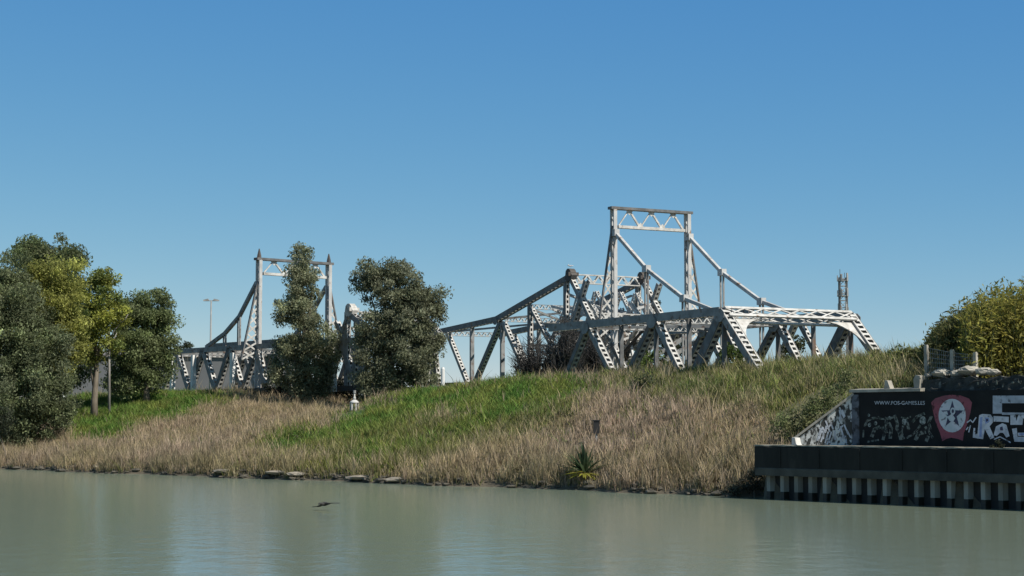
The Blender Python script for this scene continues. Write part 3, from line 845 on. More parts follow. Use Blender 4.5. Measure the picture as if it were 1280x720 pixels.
# ------------------------------------------------------------------ B: tower span with suspension chain, standing behind A
def tower(parent, fr, top_z, beam_z, base_z, w=.55, slant_z=None, slant=1.0, mat=None, pointed=False, beam_pan=3):
    for k, t in enumerate((0, fr.W)):
        sg = -1 if k == 0 else 1
        m = MB(); l = MB()
        for s in (-.28, .28):
            m.box(fr.P(s, t, base_z), fr.P(s, t, top_z), fr.v, .34, .14)
        for i in range(int((top_z - base_z) / 1.1)):
            zz = base_z + i * 1.1
            l.box(fr.P(-.28, t, zz), fr.P(.28, t, zz + 1.0), (0, 0, 1), .08, .03)
        o_ = m.build('tower_post', mat or M_steel, parent); l.build('lacing', M_white, o_)
        m = MB(); l = MB()
        z1 = slant_z; tb = t + sg * slant
        m.box(fr.P(0, t + sg * .15, z1), fr.P(0, tb, base_z + 3), fr.v, .14, .2)
        n = 9
        for i in range(n):
            f = i / n; f2 = (i + 1) / n; lo = base_z + 3
            za, zb_ = z1 + (lo - z1) * f, z1 + (lo - z1) * f2
            l.box(fr.P(0, t + sg * .12, za), fr.P(0, t + sg * (.15 + (slant - .15) * f2), zb_), (0, 0, 1), .16, .03)
            l.box(fr.P(.03, t + sg * (.15 + (slant - .15) * f), za), fr.P(.03, t + sg * .12, zb_), (0, 0, 1), .16, .03)
        o_ = m.build('stay', M_steel2, parent); l.build('lacing', M_white, o_)
        if pointed:
            MB().tube([fr.P(0, t, top_z), fr.P(0, t, top_z + .5), fr.P(0, t, top_z + 1.1)], [.28, .2, .05], 6).build('finial', M_darksteel, parent)
    m = MB()
    m.box(fr.P(0, -.4, top_z + .08), fr.P(0, fr.W + .4, top_z + .08), (0, 0, 1), .24, .7)
    tb_ = m.build('tower_beam', M_steel2, parent)
    m = MB(); m.box(fr.P(0, .4, beam_z), fr.P(0, fr.W - .4, beam_z), (0, 0, 1), .25, .5); m.build('bottom_flange', M_white, tb_)
    m = MB()
    W0, W1 = .45, fr.W - .45
    for i in range(beam_pan):
        f0 = W0 + (W1 - W0) * i / beam_pan; f1 = W0 + (W1 - W0) * (i + .5) / beam_pan; f2 = W0 + (W1 - W0) * (i + 1) / beam_pan
        m.box(fr.P(0, f0, beam_z), fr.P(0, f1, top_z), fr.u, .12, .1); m.box(fr.P(0, f1, top_z), fr.P(0, f2, beam_z), fr.u, .16, .16)
        m.prism([fr.P(-.1, f1 - .45, top_z), fr.P(-.1, f1 + .45, top_z), fr.P(-.1, f1, top_z - .5)], fr.u, .03)
        if i: m.prism([fr.P(-.1, f0 - .45, beam_z), fr.P(-.1, f0 + .45, beam_z), fr.P(-.1, f0, beam_z + .5)], fr.u, .03)
    m.build('web', M_white, tb_)

B = Frame(768, 157, 27.7, 7.9)
tB = thing('bridge_tower', B.P(0, 4, 6.5), 'tall steel portal tower with sloping chains and hangers, highest part of the old bridge', 'bridge', 'stored pieces of the old iron bridge')
zB = 12.3; zBb = 6.7
ztop = B.sz(768, 261)[1]; zbeam = B.sz(768, 283)[1]
tower(tB, B, ztop, zbeam, zBb, slant_z=B.sz(764, 283)[1], slant=2.0, mat=M_post)
ch = [B.sz(*q) for q in ((769, 291), (808, 336), (855, 373), (895, 389))]
print('B', ztop, zbeam, ch)
for t in (0, B.W):
    m = MB()
    for q0, q1 in zip(ch[:-1], ch[1:]):
        m.box(B.P(q0[0], t, q0[1]), B.P(q1[0], t, q1[1]), B.v, .28, .30)
    for q in ch[:-1]: m.box(B.P(q[0] - .35, t, q[1]), B.P(q[0] + .35, t, q[1]), B.v, .5, .6)
    m.build('suspension_chain', M_post, tB)
    for q in ch[1:3]:
        m = MB()
        for s in (-.22, .22): m.box(B.P(q[0] + s, t, q[1]), B.P(q[0] + s, t, zBb), B.v, .16, .1)
        m.build('hanger', M_steel, tB)
    member(tB, 'top_chord', B, t, (-21, zB), (7.2, zB), .5, .5)
    member(tB, 'bottom_chord', B, t, (-21, zBb), (7.2, zBb), .45, .5, lace=False)
    ss = [-21, -16.5, -12, -7.5, -3, 1.5, 6]
    for i in range(len(ss) - 1):
        za, zb_ = (zB, zBb) if i % 2 else (zBb, zB)
        member(tB, 'diagonal', B, t, (ss[i], za), (ss[i + 1], zb_), .4, .45, bar=.1, mat=M_steel if i % 2 else M_steel2)
cross_bracing(tB, B, [(s, zB) for s in (-16.5, -7.5, 1.5, 6)], 0, B.W)
cross_bracing(tB, B, [(s, zBb + 1.2) for s in (-7.5, -1.5, 3.5)], 0, B.W)

# ------------------------------------------------------------------ the bascule leaf with its rising chord
def leaf(parent, fr, pts, verts, diags, tip, knee, base_z, mat_ch, mat_hinge):
    for t in (0, fr.W):
        for a_, b_ in zip(pts[:-1], pts[1:]): member(parent, 'top_chord', fr, t, a_, b_, .55, .5, mat=mat_ch)
        member(parent, 'bottom_chord', fr, t, (pts[0][0], base_z), (tip[0] - 6, base_z), .5, .5, lace=False, mat=M_steel2)
        for a_, b_, dbl in verts: member(parent, 'vertical', fr, t, a_, b_, .3 if dbl else .45, .4, lace=not dbl, mat=mat_ch if not dbl else M_steel)
        for a_, b_, w_, mt in diags: member(parent, 'diagonal', fr, t, a_, b_, w_, .45, bar=.11, mat=mt)
        m = MB(); c = fr.P(tip[0] - .2, t, tip[1] + .1)
        pts_ = [c + fr.u * (.62 * math.cos(k) * (1.15 if k > 3 else .85)) + Vector((0, 0, .55 * math.sin(k) + (.12 if math.sin(k) > .5 else 0))) - fr.v * .3 for k in np.arange(10) * math.pi / 5]
        m.prism(pts_, fr.v, .6)
        m.box(c - fr.u * .4 - fr.v * .55 + Vector((0, 0, .1)), c - fr.u * .4 + fr.v * .55 + Vector((0, 0, .1)), (0, 0, 1), .35, .35)
        m.build('hinge_casting', mat_hinge, parent)
        for s, z in pts[:-1]:
            m = MB(); gusset(m, fr, t, (s, z), .5, .5); m.build('gusset_plate', mat_ch, parent)
        for (a_, b_) in knee: member(parent, 'back_stay', fr, t, a_, b_, .4, .45, bar=.12, mat=M_steel)
tL = thing('bascule_leaf', B.P(20, 4, 6.7), 'dark steel truss leaf with top chord rising to a rounded hinge, right of leaning tree', 'bridge', 'stored pieces of the old iron bridge')
Z = lambda x, y: B.sz(x, y)
gB = 7.3
def vert_at(px_, py_): 
    s, z = Z(px_, py_); return (s, z), (s, gB)
pts = [Z(542, 416.5), Z(555, 414), Z(622, 399), Z(712, 347)]
pts = [pts[0], pts[2], pts[3]]
tipL = Z(712, 346)
print('leaf', pts, tipL)
bB = lambda px_, ref: (Z(px_, ref)[0], gB)
verts = [(*vert_at(590, 407), True), (*vert_at(663, 381), False), (*vert_at(708, 352), False), (*vert_at(628, 404), True)]
diags = [(Z(560, 416), bB(587, 482), .4, M_steel), (Z(626, 404), bB(592, 482), .5, M_steel2), (Z(630, 403), bB(664, 470), .4, M_steel), (Z(665, 386), bB(716, 462), .3, M_steel2)]
knee = [((tipL[0] - .2, tipL[1]), (tipL[0] - 4.2, 12.9)), ((tipL[0] - 3.2, tipL[1] - .6), (tipL[0] - .8, 12.9))]
leaf(tL, B, pts, verts, diags, tipL, knee, gB, M_steel2, M_darksteel)
# laced cross beams between the two hinges and curved stays below
for s, z, nm in ((tipL[0] - .3, tipL[1] - .2, 'hinge_beam'), (tipL[0] - 4, 13.2, 'hinge_beam')):
    m = MB(); l = MB(); laced(m, l, B.P(s, .4, z), B.P(s, B.W - .4, z), Vector((0, 0, 1)), .35, .8, .1, bar=.12)
    o_ = m.build(nm, M_white, tL); l.build('lacing', M_white, o_)
cross_bracing(tL, B, [pts[0], pts[1], (Z(663, 380)[0], Z(663, 381)[1] - .2)], 0, B.W)
cross_bracing(tL, B, [(Z(663, 380)[0], 11.0), (tipL[0] - .5, 11.4)], 0, B.W)
for k, t in enumerate((1.2, 2.8, 4.4, 6.0)):
    pp = []
    for i in range(7):
        f = i / 6; pp.append(B.P(tipL[0] - 5.5 + 5.5 * f, t + .4 * math.sin(k * 2 + f * 3), 12.4 - 3.6 * math.sin(f * 1.6) + (.8 if k % 2 else 0)))
    m = MB()
    for a_, b_ in zip(pp[:-1], pp[1:]): m.box(a_, b_, B.v, .3, .3)
    m.build('curved_rack', M_white, tL)
for k in range(4):
    s0 = tipL[0] - 1 - 3.2 * k
    m = MB(); l = MB(); laced(m, l, B.P(s0, 0, 7.2), B.P(s0 - 1.4, B.W, 11.8), B.u, .3, .4, .06, bar=.1)
    o_ = m.build('sway_brace', M_steel, tL); l.build('lacing', M_white, o_)

rr = random.Random(3)
for k in range(26):
    s0 = tipL[0] + rr.uniform(-6.5, 7.5); s1 = s0 + rr.uniform(-3.2, 3.2); t0, t1 = rr.uniform(.4, 3.5), rr.uniform(4, 7.6)
    if k % 2: t1 = t0 + rr.uniform(-.6, .6)
    z0 = rr.uniform(7.2, 10); z1 = min(z0 + rr.uniform(2, 4.6), 13.6)
    m = MB(); l = MB()
    if k % 3 == 0:
        laced(m, l, B.P(s0, t0, z0), B.P(s1, t1, z1), B.u.cross(Vector((0, 0, 1))), .28, .35, .05, bar=.07)
        o_ = m.build('machine_strut', M_post, tL); l.build('lacing', M_white, o_)
    else:
        m.box(B.P(s0, t0, z0), B.P(s1, t1, z1), B.v, .2, .2); m.build('machine_strut', M_post if k % 3 == 1 else M_darksteel, tL)
for k, (s0, t0, z0, r_) in enumerate(((tipL[0] + 1.5, 2.2, 9.8, 1.3), (tipL[0] - 2.5, 4.2, 10.2, 1.0), (tipL[0] + 4.2, 3.6, 9.0, 1.1))):
    m = MB(); ring = []
    for i in range(15): ring.append(B.P(s0 + r_ * math.cos(i * .4488), t0, z0 + r_ * math.sin(i * .4488)))
    for a_, b_ in zip(ring[:-1], ring[1:]): m.box(a_, b_, B.v, .3, .16)
    for i in range(0, 14, 3): m.box(B.P(s0, t0, z0), ring[i], B.v, .14, .14)
    m.build('gear_wheel', M_darksteel, tL)
for t in (.12 * B.W, .34 * B.W, .68 * B.W, .9 * B.W):
    for a_, b_ in (((tipL[0] - .4, 15.9), (tipL[0] - 3.4, 12.3)), ((tipL[0] - .2, 15.9), (tipL[0] + 1.8, 12.3)), ((tipL[0] - 3.6, 13.2), (tipL[0] + 5, 14.8)), ((tipL[0] + 2.2, 14.6), (tipL[0] + 6.5, 10.2)), ((tipL[0] - 5.2, 12.2), (tipL[0] - 2.0, 14.9))):
        member(tL, 'machine_frame', B, t, a_, b_, .26, .32, mat=M_post, bar=.08)
for s_k, z_k in ((-2.2, 13.6), (1.2, 14.6), (3.6, 13.2), (-4.6, 11.6)):
    for d_ in (0, 1):
        member_ = MB(); l = MB(); t0, t1 = (.3, B.W - .3) if d_ else (B.W - .3, .3)
        laced(member_, l, B.P(tipL[0] + s_k, t0, z_k - 1.3), B.P(tipL[0] + s_k + .12, t1, z_k + 1.2), B.u, .2, .3, .05, bar=.07)
        o_ = member_.build('sway_brace', M_post, tL); l.build('lacing', M_white, o_)
m = MB(); m.box(B.P(tipL[0] + .5, 1.0, 11.6), B.P(tipL[0] + .5, 6.9, 11.6), B.u, 2.2, 1.2); m.build('counterweight', M_darksteel, tL)
for z in (9.2, 10.4):
    m = MB(); l = MB(); laced(m, l, B.P(tipL[0] + 6, .3, z), B.P(tipL[0] - 7, .3, z - .4), B.v, .3, .5, .05, bar=.09)
    o_ = m.build('machine_girder', M_post, tL); l.build('lacing', M_white, o_)

# ------------------------------------------------------------------ C: the other tower, left
C = Frame(322, 172, 40, 8.2)
tC = thing('bridge_tower', C.P(0, 4, 6.6), 'smaller far steel tower with one sloping chain, half hidden by the cone shaped tree', 'bridge', 'stored pieces of the old iron bridge')
zc0, zc1 = C.sz(212, 440), C.sz(353, 431.5)
print('C', zc0, zc1)
zC = (zc0[1] + zc1[1]) / 2; zCb = C.sz(300, 489)[1]
ctop = C.sz(322, 325)[1]; cbeam = C.sz(322, 342)[1]
tower(tC, C, ctop, cbeam, zCb, slant_z=C.sz(322, 352)[1], slant=1.9, mat=M_post, pointed=True, beam_pan=3)
chC = [C.sz(*q) for q in ((321, 353), (299, 396), (281, 417), (258, 434))]
sL = C.sz(205, 440)[0]; sR = C.sz(462, 425)[0]
for t in (0, C.W):
    m = MB()
    for q0, q1 in zip(chC[:-1], chC[1:]): m.box(C.P(q0[0], t, q0[1]), C.P(q1[0], t, q1[1]), C.v, .32, .34)
    m.build('suspension_chain', M_steel, tC)
    for q in chC[1:3]:
        m = MB()
        for s in (-.2, .2): m.box(C.P(q[0] + s, t, q[1]), C.P(q[0] + s, t, zC), C.v, .16, .1)
        m.build('hanger', M_steel, tC)
    member(tC, 'top_chord', C, t, (sL, zC), (sR, zC), .5, .5, mat=M_steel)
    member(tC, 'bottom_chord', C, t, (sL, zCb), (sR, zCb), .5, .5, mat=M_darksteel)
    s_ = sL - .3; i = 0
    step = (C.sz(240, 489)[0] - C.sz(272, 489)[0])
    s_ = C.sz(231, 489)[0] + step * 0
    pxs = [(205, 489), (222, 440), (238, 489), (255, 440), (234 + 37, 489), (288, 440), (304, 489), (322, 440), (334, 489), (352, 440), (372, 489), (390, 440), (408, 489), (428, 440), (446, 489)]
    for i in range(len(pxs) - 1):
        s0 = C.sz(*pxs[i])[0]; s1 = C.sz(*pxs[i + 1])[0]
        za = zCb if pxs[i][1] > 460 else zC; zb_ = zCb if pxs[i + 1][1] > 460 else zC
        member(tC, 'diagonal', C, t, (s0, za), (s1, zb_), .5, .5, bar=.14, mat=M_steel if i % 2 else M_steel2)
for px_ in (221, 247, 296, 423):
    s = C.sz(px_, 470)[0]; m = MB(); m.box(C.P(s, -.5, zCb - .3), C.P(s, -.5, zC - .5), C.v, .42, .42); m.build('white_post', M_postwhite, tC)
cross_bracing(tC, C, [(C.sz(x, 440)[0], zC - .2) for x in (215, 250, 288, 345)], 0, C.W)
m = MB(); m.box(C.P(*[C.sz(254, 430, C.W)[0], C.W + .6, zC + 1.0]), C.P(C.sz(360, 420, C.W)[0], C.W + .6, zC + 1.0), (0, 0, 1), .75, .4); m.build('upper_girder', M_steel2, tC)
# second bascule leaf, mostly behind the leaning tree
tM = thing('bascule_leaf', C.P(-14, 4, 6.6), 'white hinge frame of a second truss leaf peeping out left of the leaning tree', 'bridge', 'stored pieces of the old iron bridge')
tp = C.sz(437, 390)
p0 = (C.sz(460, 425)[0], zC + .6)
vv = lambda px_, py_: (C.sz(px_, py_)[0], C.sz(px_, py_)[1])
leaf(tM, C, [p0, vv(449, 402), tp], [(vv(452, 404), (vv(452, 404)[0], zCb + .3), False), ((tp[0] + .3, tp[1]), (tp[0] + .3, zCb), False)],
     [(vv(449, 404), (vv(442, 480)[0], zCb + .3), .4, M_steel), (vv(449, 404), (vv(458, 480)[0], zCb + .3), .4, M_steel)], tp,
     [((tp[0], tp[1] - .2), vv(424, 432)), ((tp[0] + 2, tp[1] - .8), vv(434, 432))], zCb + .3, M_steel, M_white)
for z in (tp[1] - .3, tp[1] - 1.8, tp[1] - 3.2):
    m = MB(); l = MB(); laced(m, l, C.P(tp[0], .3, z), C.P(tp[0], C.W - .3, z), Vector((0, 0, 1)), .4, .7, .1, bar=.14)
    o_ = m.build('hinge_beam', M_white, tM); l.build('lacing', M_white, o_)

# ------------------------------------------------------------------ far things: building, street lamp, mast, posts
y0 = 262
pL, pR = at_depth(82, 488, y0), at_depth(352, 488, y0)
zt_ = at_depth(200, 446, y0).z
tW = thing('warehouse', ((pL.x + pR.x) / 2, y0 + 8, 6.6), 'long plain grey shed seen far behind the left bridge part', 'building')
MB().aabb(pL.x, y0, 6.0, pR.x, y0 + 16, zt_).build('wall', M_building, tW)
m = MB(); xm = (pL.x + pR.x) / 2
m.prism([(pL.x - .4, y0 - .4, zt_), (pL.x - .4, y0 + 16.4, zt_), (pL.x - .4, y0 + 8, zt_ + 1.2)], (1, 0, 0), pR.x - pL.x + .8); m.build('roof', M_roof, tW)
b = Vector((at_depth(262.5, 488, 232).x, 232, 6.4)); zt_ = at_depth(262, 376, 232).z
tS = thing('street_lamp', b, 'tall grey lamp post with a double armed head behind the left bridge part', 'lamp post')
MB().tube([b, b + Vector((0, 0, 6)), (b.x, b.y, zt_)], [.16, .13, .09], 8).build('pole', M_cable, tS, True)
MB().box((b.x - .9, b.y, zt_), (b.x + .9, b.y, zt_), (0, 0, 1), .1, .1).build('arm', M_cable, tS)
for s in (-1, 1):
    m = MB(); m.prism([(b.x + s * .25, b.y - .2, zt_ + .02), (b.x + s * 1.0, b.y - .25, zt_ - .05), (b.x + s * 1.05, b.y - .2, zt_ + .12), (b.x + s * .4, b.y - .2, zt_ + .28)], (0, 1, 0), .4); m.build('lamp_head', M_cable, tS)

b = Vector((at_depth(1055, 447, 310).x, 310, 6.0)); zt_ = at_depth(1055, 338, 310).z
tT = thing('telecom_mast', b, 'slim lattice antenna mast rising behind the right end of the bridge', 'mast')
m = MB(); l = MB(); hw = .62
cor = [(-hw, -hw), (hw, -hw), (hw, hw), (-hw, hw)]
for cx, cy in cor: m.box((b.x + cx, b.y + cy, b.z), (b.x + cx, b.y + cy, zt_ - 1.2), (1, 0, 0), .2, .2)
m.build('leg', M_steel2, tT)
nb = 18
for i in range(nb):
    za = b.z + (zt_ - 1.5 - b.z) * i / nb; zb_ = b.z + (zt_ - 1.5 - b.z) * (i + 1) / nb
    for k in range(4):
        (x0, y0_), (x1, y1_) = cor[k], cor[(k + 1) % 4]
        if i % 2: x0, y0_, x1, y1_ = x1, y1_, x0, y0_
        l.box((b.x + x0, b.y + y0_, za), (b.x + x1, b.y + y1_, zb_), (0, 0, 1), .1, .06)
        l.box((b.x + x0, b.y + y0_, zb_), (b.x + x1, b.y + y1_, zb_), (0, 0, 1), .1, .06)
l.build('lattice', M_cable, tT)
for zf, n in ((.97, 5), (.86, 5), (.75, 4)):
    zz = b.z + (zt_ - b.z) * zf - .6
    m = MB(); m.box((b.x - .8, b.y, zz - .5), (b.x + .8, b.y, zz - .5), (0, 0, 1), .12, 1.5); m.build('platform', M_cable, tT)
    for k in range(n):
        an = k * 6.283 / n + .4; m = MB(); x, y = b.x + .95 * math.cos(an), b.y + .95 * math.sin(an)
        hh = random.uniform(.8, 1.5)
        m.box((x, y, zz - .6), (x, y, zz - .6 + hh), (math.cos(an), math.sin(an), 0), .16, .34); m.box((b.x, b.y, zz - .3), (x, y, zz - .3), (0, 0, 1), .07, .07)
        m.build('antenna', M_cable, tT)
m = MB()
for dx, hh in ((-.5, 1.5), (.3, .9)): m.tube([(b.x + dx, b.y, zt_ - 1.3), (b.x + dx, b.y, zt_ - 1.3 + hh)], .05, 5)
m.build('whip_antenna', M_darksteel, tT)
b = Vector((at_depth(1065, 447, 200).x, 200, 6.2)); tP = MB().tube([b, (b.x, b.y, at_depth(1065, 398, 200).z)], .16, 8).build('utility_pole', M_cable)
tag(tP, 'thin dark pole standing just right of the antenna mast', 'pole')

p = ground_at(553.5, 140); zt_ = at_depth(553.5, 459, 140).z
m = MB(); m.tube([p - Vector((0, 0, .4)), (p.x, p.y, zt_ - .15), (p.x, p.y, zt_)], [.16, .15, .10], 10)
tag(m.build('marker_post', M_postwhite, None), 'single white post on the green crest right of the leaning tree', 'post')

p = on_ground(443, 513)
tN = thing('garden_lantern', p, 'small white domed lantern with pointed top in front of dark trees', 'lantern')
s = p.y / F * .82
MB().tube([p + Vector((0, 0, -.1)), p + Vector((0, 0, 6 * s))], [5 * s, 6 * s], 8).build('base', M_darksteel, tN)
m = MB(); 
for k in range(6):
    an = k * 1.047; m.box(p + Vector((6 * s * math.cos(an), 6 * s * math.sin(an), 0)), p + Vector((6 * s * math.cos(an), 6 * s * math.sin(an), 11 * s)), (1, 0, 0), .1, .1)
m.build('cage', M_white, tN)
MB().tube([p + Vector((0, 0, z * s)) for z in (11, 13, 15.5, 17)], [7.5 * s, 6.6 * s, 3.6 * s, .8 * s], 12).build('dome', M_white, tN, True)
MB().tube([p + Vector((0, 0, z * s)) for z in (17, 19, 22, 26)], [2.6 * s, 2.2 * s, 1.2 * s, 1.2 * s], 10).build('spire', M_white, tN, True)
MB().tube([p + Vector((0, 0, z * s)) for z in (26, 30.5)], [2.2 * s, 2.2 * s], 8).build('cap', M_cable, tN)

p = on_ground(745.5, 553)
tK = thing('signal_post', p, 'short post with a black box on top standing in tan reeds', 'post')
MB().tube([p - Vector((0, 0, .3)), p + Vector((0, 0, .6))], .07, 7).build('pole', M_cable, tK)
MB().box(p + Vector((0, 0, .5)), p + Vector((0, 0, 1.22)), (1, 0, 0), .34, .28).box(p + Vector((0, 0, 1.22)), p + Vector((0, 0, 1.3)), (1, 0, 0), .42, .36).build('signal_box', M_blackthing, tK)

# ------------------------------------------------------------------ quay wall
tQ = thing('quay_wall', Q0 + QD * 8, 'dark concrete quay with sheet piling standing in the water', 'quay')
LEND = 36
def qp(la, off, z): return Q0 + QD * la + QM * off + Vector((0, 0, z))
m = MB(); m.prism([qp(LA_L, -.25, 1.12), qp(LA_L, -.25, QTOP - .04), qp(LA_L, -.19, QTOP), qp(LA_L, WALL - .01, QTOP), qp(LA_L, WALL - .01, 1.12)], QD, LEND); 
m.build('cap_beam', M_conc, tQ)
m = MB(); rr = random.Random(8); nseg = 120
for i in range(nseg + 1):
    la = LA_L + LEND * i / nseg; j_ = rr.uniform(-.035, .03); hz = rr.uniform(.045, .075)
    m.v += [qp(la, -.235 + j_, QTOP + .003), qp(la, -.225 + j_, QTOP + hz), qp(la, WALL - .02, QTOP + .05)]
for i in range(nseg):
    for k in range(2): m.f.append((i * 3 + k, (i + 1) * 3 + k, (i + 1) * 3 + k + 1, i * 3 + k + 1))
m.build('sunlit_top_skin', noise_mat('sunlit_concrete', (.34, .31, .25), (.12, .12, .09), 2.0, .95, .4, .65, bump=.3), tQ)  # paler skin added on the cap: sunlit top edge put into its colour
m = MB(); 
for k in range(15):
    la = LA_L + 1.6 + k * 2.35
    m.box(qp(la, -.27, 1.5), qp(la, -.27, QTOP - .08), QD, .10, .03)
m.build('form_joint', M_conc, tQ)
m = MB(); m.prism([qp(LA_L + .05, -.285, 1.10), qp(LA_L + .05, -.285, 1.42), qp(LA_L + .05, -.255, 1.46), qp(LA_L + .05, -.255, 1.10)], QD, LEND - .1); m.build('lower_band', noise_mat('worn_concrete', (.085, .082, .068), (.04, .04, .034), 1.2, .95, .35, .65), tQ)
m = MB(); la = .1
m.prism([qp(0, .32, -1.6), qp(0, .32, 1.12), qp(0, .5, 1.12), qp(0, .5, -1.6)], QD, LEND - 1); m.build('pile_web', M_piledark, tQ)
prof = [(-.18, .32), (-.11, .04), (.11, .04), (.18, .32)]
for k in range(40):
    la = .25 + k * .86; m = MB()
    m.prism([qp(la + x, y, .36) for x, y in prof] , (0, 0, 1), .76)
    o_ = m.build('sheet_pile', M_pile, tQ)
    m = MB(); m.prism([qp(la + x, y, -1.5) for x, y in prof], (0, 0, 1), 1.86); m.build('wet_foot', M_algae, o_)

# wall-plane helpers for paint: shapes measured on the wall face
def wall_pt(px_, py_, proud=0.0): return on_plane(px_, py_, Q0 + QM * (WALL - proud), QM)
tG = thing('graffiti_wall', qp(LA_C + 6, WALL, QTOP), 'black painted mural wall with a red star emblem standing on the quay', 'wall')
ZW = wall_pt(1075, 490.5).z
MB().prism([qp(LA_C, WALL, QTOP - .3), qp(LA_C, WALL, ZW), qp(LA_C, WALL + .6, ZW), qp(LA_C, WALL + .6, QTOP - .3)], QD, 30).build('wall_face', M_black, tG)
m = MB(); m.prism([qp(LA_C - .12, WALL - .07, ZW), qp(LA_C - .12, WALL - .07, ZW + .13), qp(LA_C - .12, WALL + .7, ZW + .19), qp(LA_C - .12, WALL + .7, ZW)], QD, qla(wall_pt(1143, 490)) - LA_C + .5); m.build('coping', M_concpale, tG)
m = MB(); m.prism([qp(LA_C - .02, WALL - .02, QTOP), qp(LA_C - .02, WALL - .02, ZW - .1), qp(LA_C - .02, WALL + .1, ZW - .1), qp(LA_C - .02, WALL + .1, QTOP)], QD, .42); 
m.build('corner_pilaster', noise_mat('worn_grey_paint', (.13, .145, .17), (.05, .055, .065), 2.2, .8, c3=(.02, .02, .022), s3=3, lo3=.5, hi3=.6), tG)

def flat(name, polys, mat, proud, parent, th=.004):
    m = MB()
    for poly in polys: m.prism([wall_pt(x, y, proud) for x, y in poly], -QM, th)
    return m.build(name, mat, parent)
def stroke(pts, w):
    out = []
    for (x0, y0), (x1, y1) in zip(pts[:-1], pts[1:]):
        L = math.hypot(x1 - x0, y1 - y0) or 1; nx, ny = -(y1 - y0) / L * w / 2, (x1 - x0) / L * w / 2; ex, ey = (x1 - x0) / L * w * .3, (y1 - y0) / L * w * .3
        out.append([(x0 + nx - ex, y0 + ny - ey), (x1 + nx + ex, y1 + ny + ey), (x1 - nx + ex, y1 - ny + ey), (x0 - nx - ex, y0 - ny - ey)])
    return out
def paint(name, c1, c2=None, sc=3.0):
    return noise_mat(name, c1, c2 or tuple(x * .62 for x in c1), sc, .85, .4, .7, c3=tuple(x * .25 for x in c1), s3=5.0, lo3=.60, hi3=.68)
P_white = paint('white_spray_paint', (.60, .63, .68)); P_red = paint('red_spray_paint', (.28, .075, .10), (.16, .06, .075), 1.5)
P_navy = paint('dark_blue_paint', (.06, .06, .11)); P_blue = paint('pale_blue_paint', (.30, .38, .62)); P_pale = paint('emblem_white', (.58, .60, .64), (.42, .50, .52))
P_grey = noise_mat('faded_grey_green_paint', (.17, .19, .165), (.012, .015, .016), 7.0, .85, .44, .56, c3=(.05, .075, .06), s3=4)
P_grey2 = noise_mat('faded_light_paint', (.30, .33, .31), (.05, .07, .065), 9.0, .85, .45, .6)
em = flat('emblem', [[(1164, 503), (1169, 498), (1180, 494.5), (1190, 493.5), (1201, 494.5), (1211, 498), (1215, 503), (1213, 516), (1209, 530), (1205, 541), (1203.5, 551), (1197, 548.5), (1189, 547), (1183, 548.5), (1178, 551.5), (1175, 541), (1169, 526)]], P_red, .002, tG)
ov = [(1190.2 + 17 * math.cos(t), 519.5 + 21 * math.sin(t)) for t in np.arange(28) * 2 * math.pi / 28]
flat('roundel', [ov], P_pale, .007, em)
star = []
for k in range(10):
    r = 1.0 if k % 2 == 0 else .40; an = -math.pi / 2 + k * math.pi / 5
    star.append((1190.4 + 14.5 * r * math.cos(an), 518.5 + 17.5 * r * math.sin(an)))
flat('star', [star], P_navy, .012, em)
flat('star_figure', [[(1191 + 3.2 * math.cos(t), 514 + 4.6 * math.sin(t)) for t in np.arange(14) * 2 * math.pi / 14], [(1184, 521), (1190, 517), (1194, 523), (1191, 528), (1187, 526)], [(1179, 514.5), (1184, 514), (1185, 518.5), (1181, 518)]], P_pale, .017, em)
flat('star_loop', [[(1191 + 1.5 * math.cos(t), 514 + 2.5 * math.sin(t)) for t in np.arange(12) * 2 * math.pi / 12]], P_navy, .022, em)
# block lettering on the right
big = []
big += [[(1241, 494.5), (1300, 494.5), (1300, 504), (1252.5, 504), (1252.5, 517), (1241, 517)], [(1252.5, 515.5), (1300, 516), (1300, 518.5), (1252.5, 518.5)]]
flat('block_lettering', big, paint('pale_blue_grey_paint', (.42, .46, .52)), .002, tG)
r_out = [(1222, 548), (1216, 547), (1217, 535), (1219, 535), (1219, 543), (1222, 542), (1224, 519), (1228, 517.5), (1238, 518), (1241, 522), (1241, 528), (1237, 533), (1243, 547), (1238, 549), (1233, 540), (1231, 536), (1229, 549)]
flat('tag_lettering', [r_out, [(1242, 520), (1261, 521), (1261, 528), (1250, 527), (1242, 527)], [(1263, 519), (1270, 519), (1270, 527), (1273, 519), (1300, 519), (1300, 523), (1279, 523), (1278, 531), (1263, 531)],
      [(1245, 533), (1253, 529), (1258, 531), (1262, 545), (1258, 547), (1254, 541), (1250, 541), (1246, 545), (1242, 544)], [(1265, 536), (1271, 535), (1272, 546), (1300, 546), (1300, 553), (1268, 552)], [(1272, 541), (1300, 540), (1300, 545), (1273, 545)]] , P_white, .007, tG)
flat('tag_infill', [[(1231, 522), (1236, 522), (1237, 527), (1232, 530)], [(1274, 541.5), (1300, 541), (1300, 544), (1274, 544)], [(1225, 522), (1228, 521), (1227, 546), (1224, 546)], [(1283, 524), (1300, 524), (1300, 530), (1283, 530)]], P_blue, .012, tG)
flat('tag_counter', [[(1250, 534), (1253, 533), (1254, 538), (1250, 538)], [(1232.5, 523.5), (1235, 523.5), (1235.5, 526), (1232.5, 527.5)]], P_navy, .017, tG)
flat('tag_outline', sum([stroke(q, 1.4) for q in ([(1209, 528), (1213, 525), (1216, 528), (1220, 522)], [(1211, 540), (1213, 532)], [(1208, 537), (1210, 534)], [(1243, 549), (1250, 546), (1256, 549), (1263, 553)])], []), P_white, .007, tG)
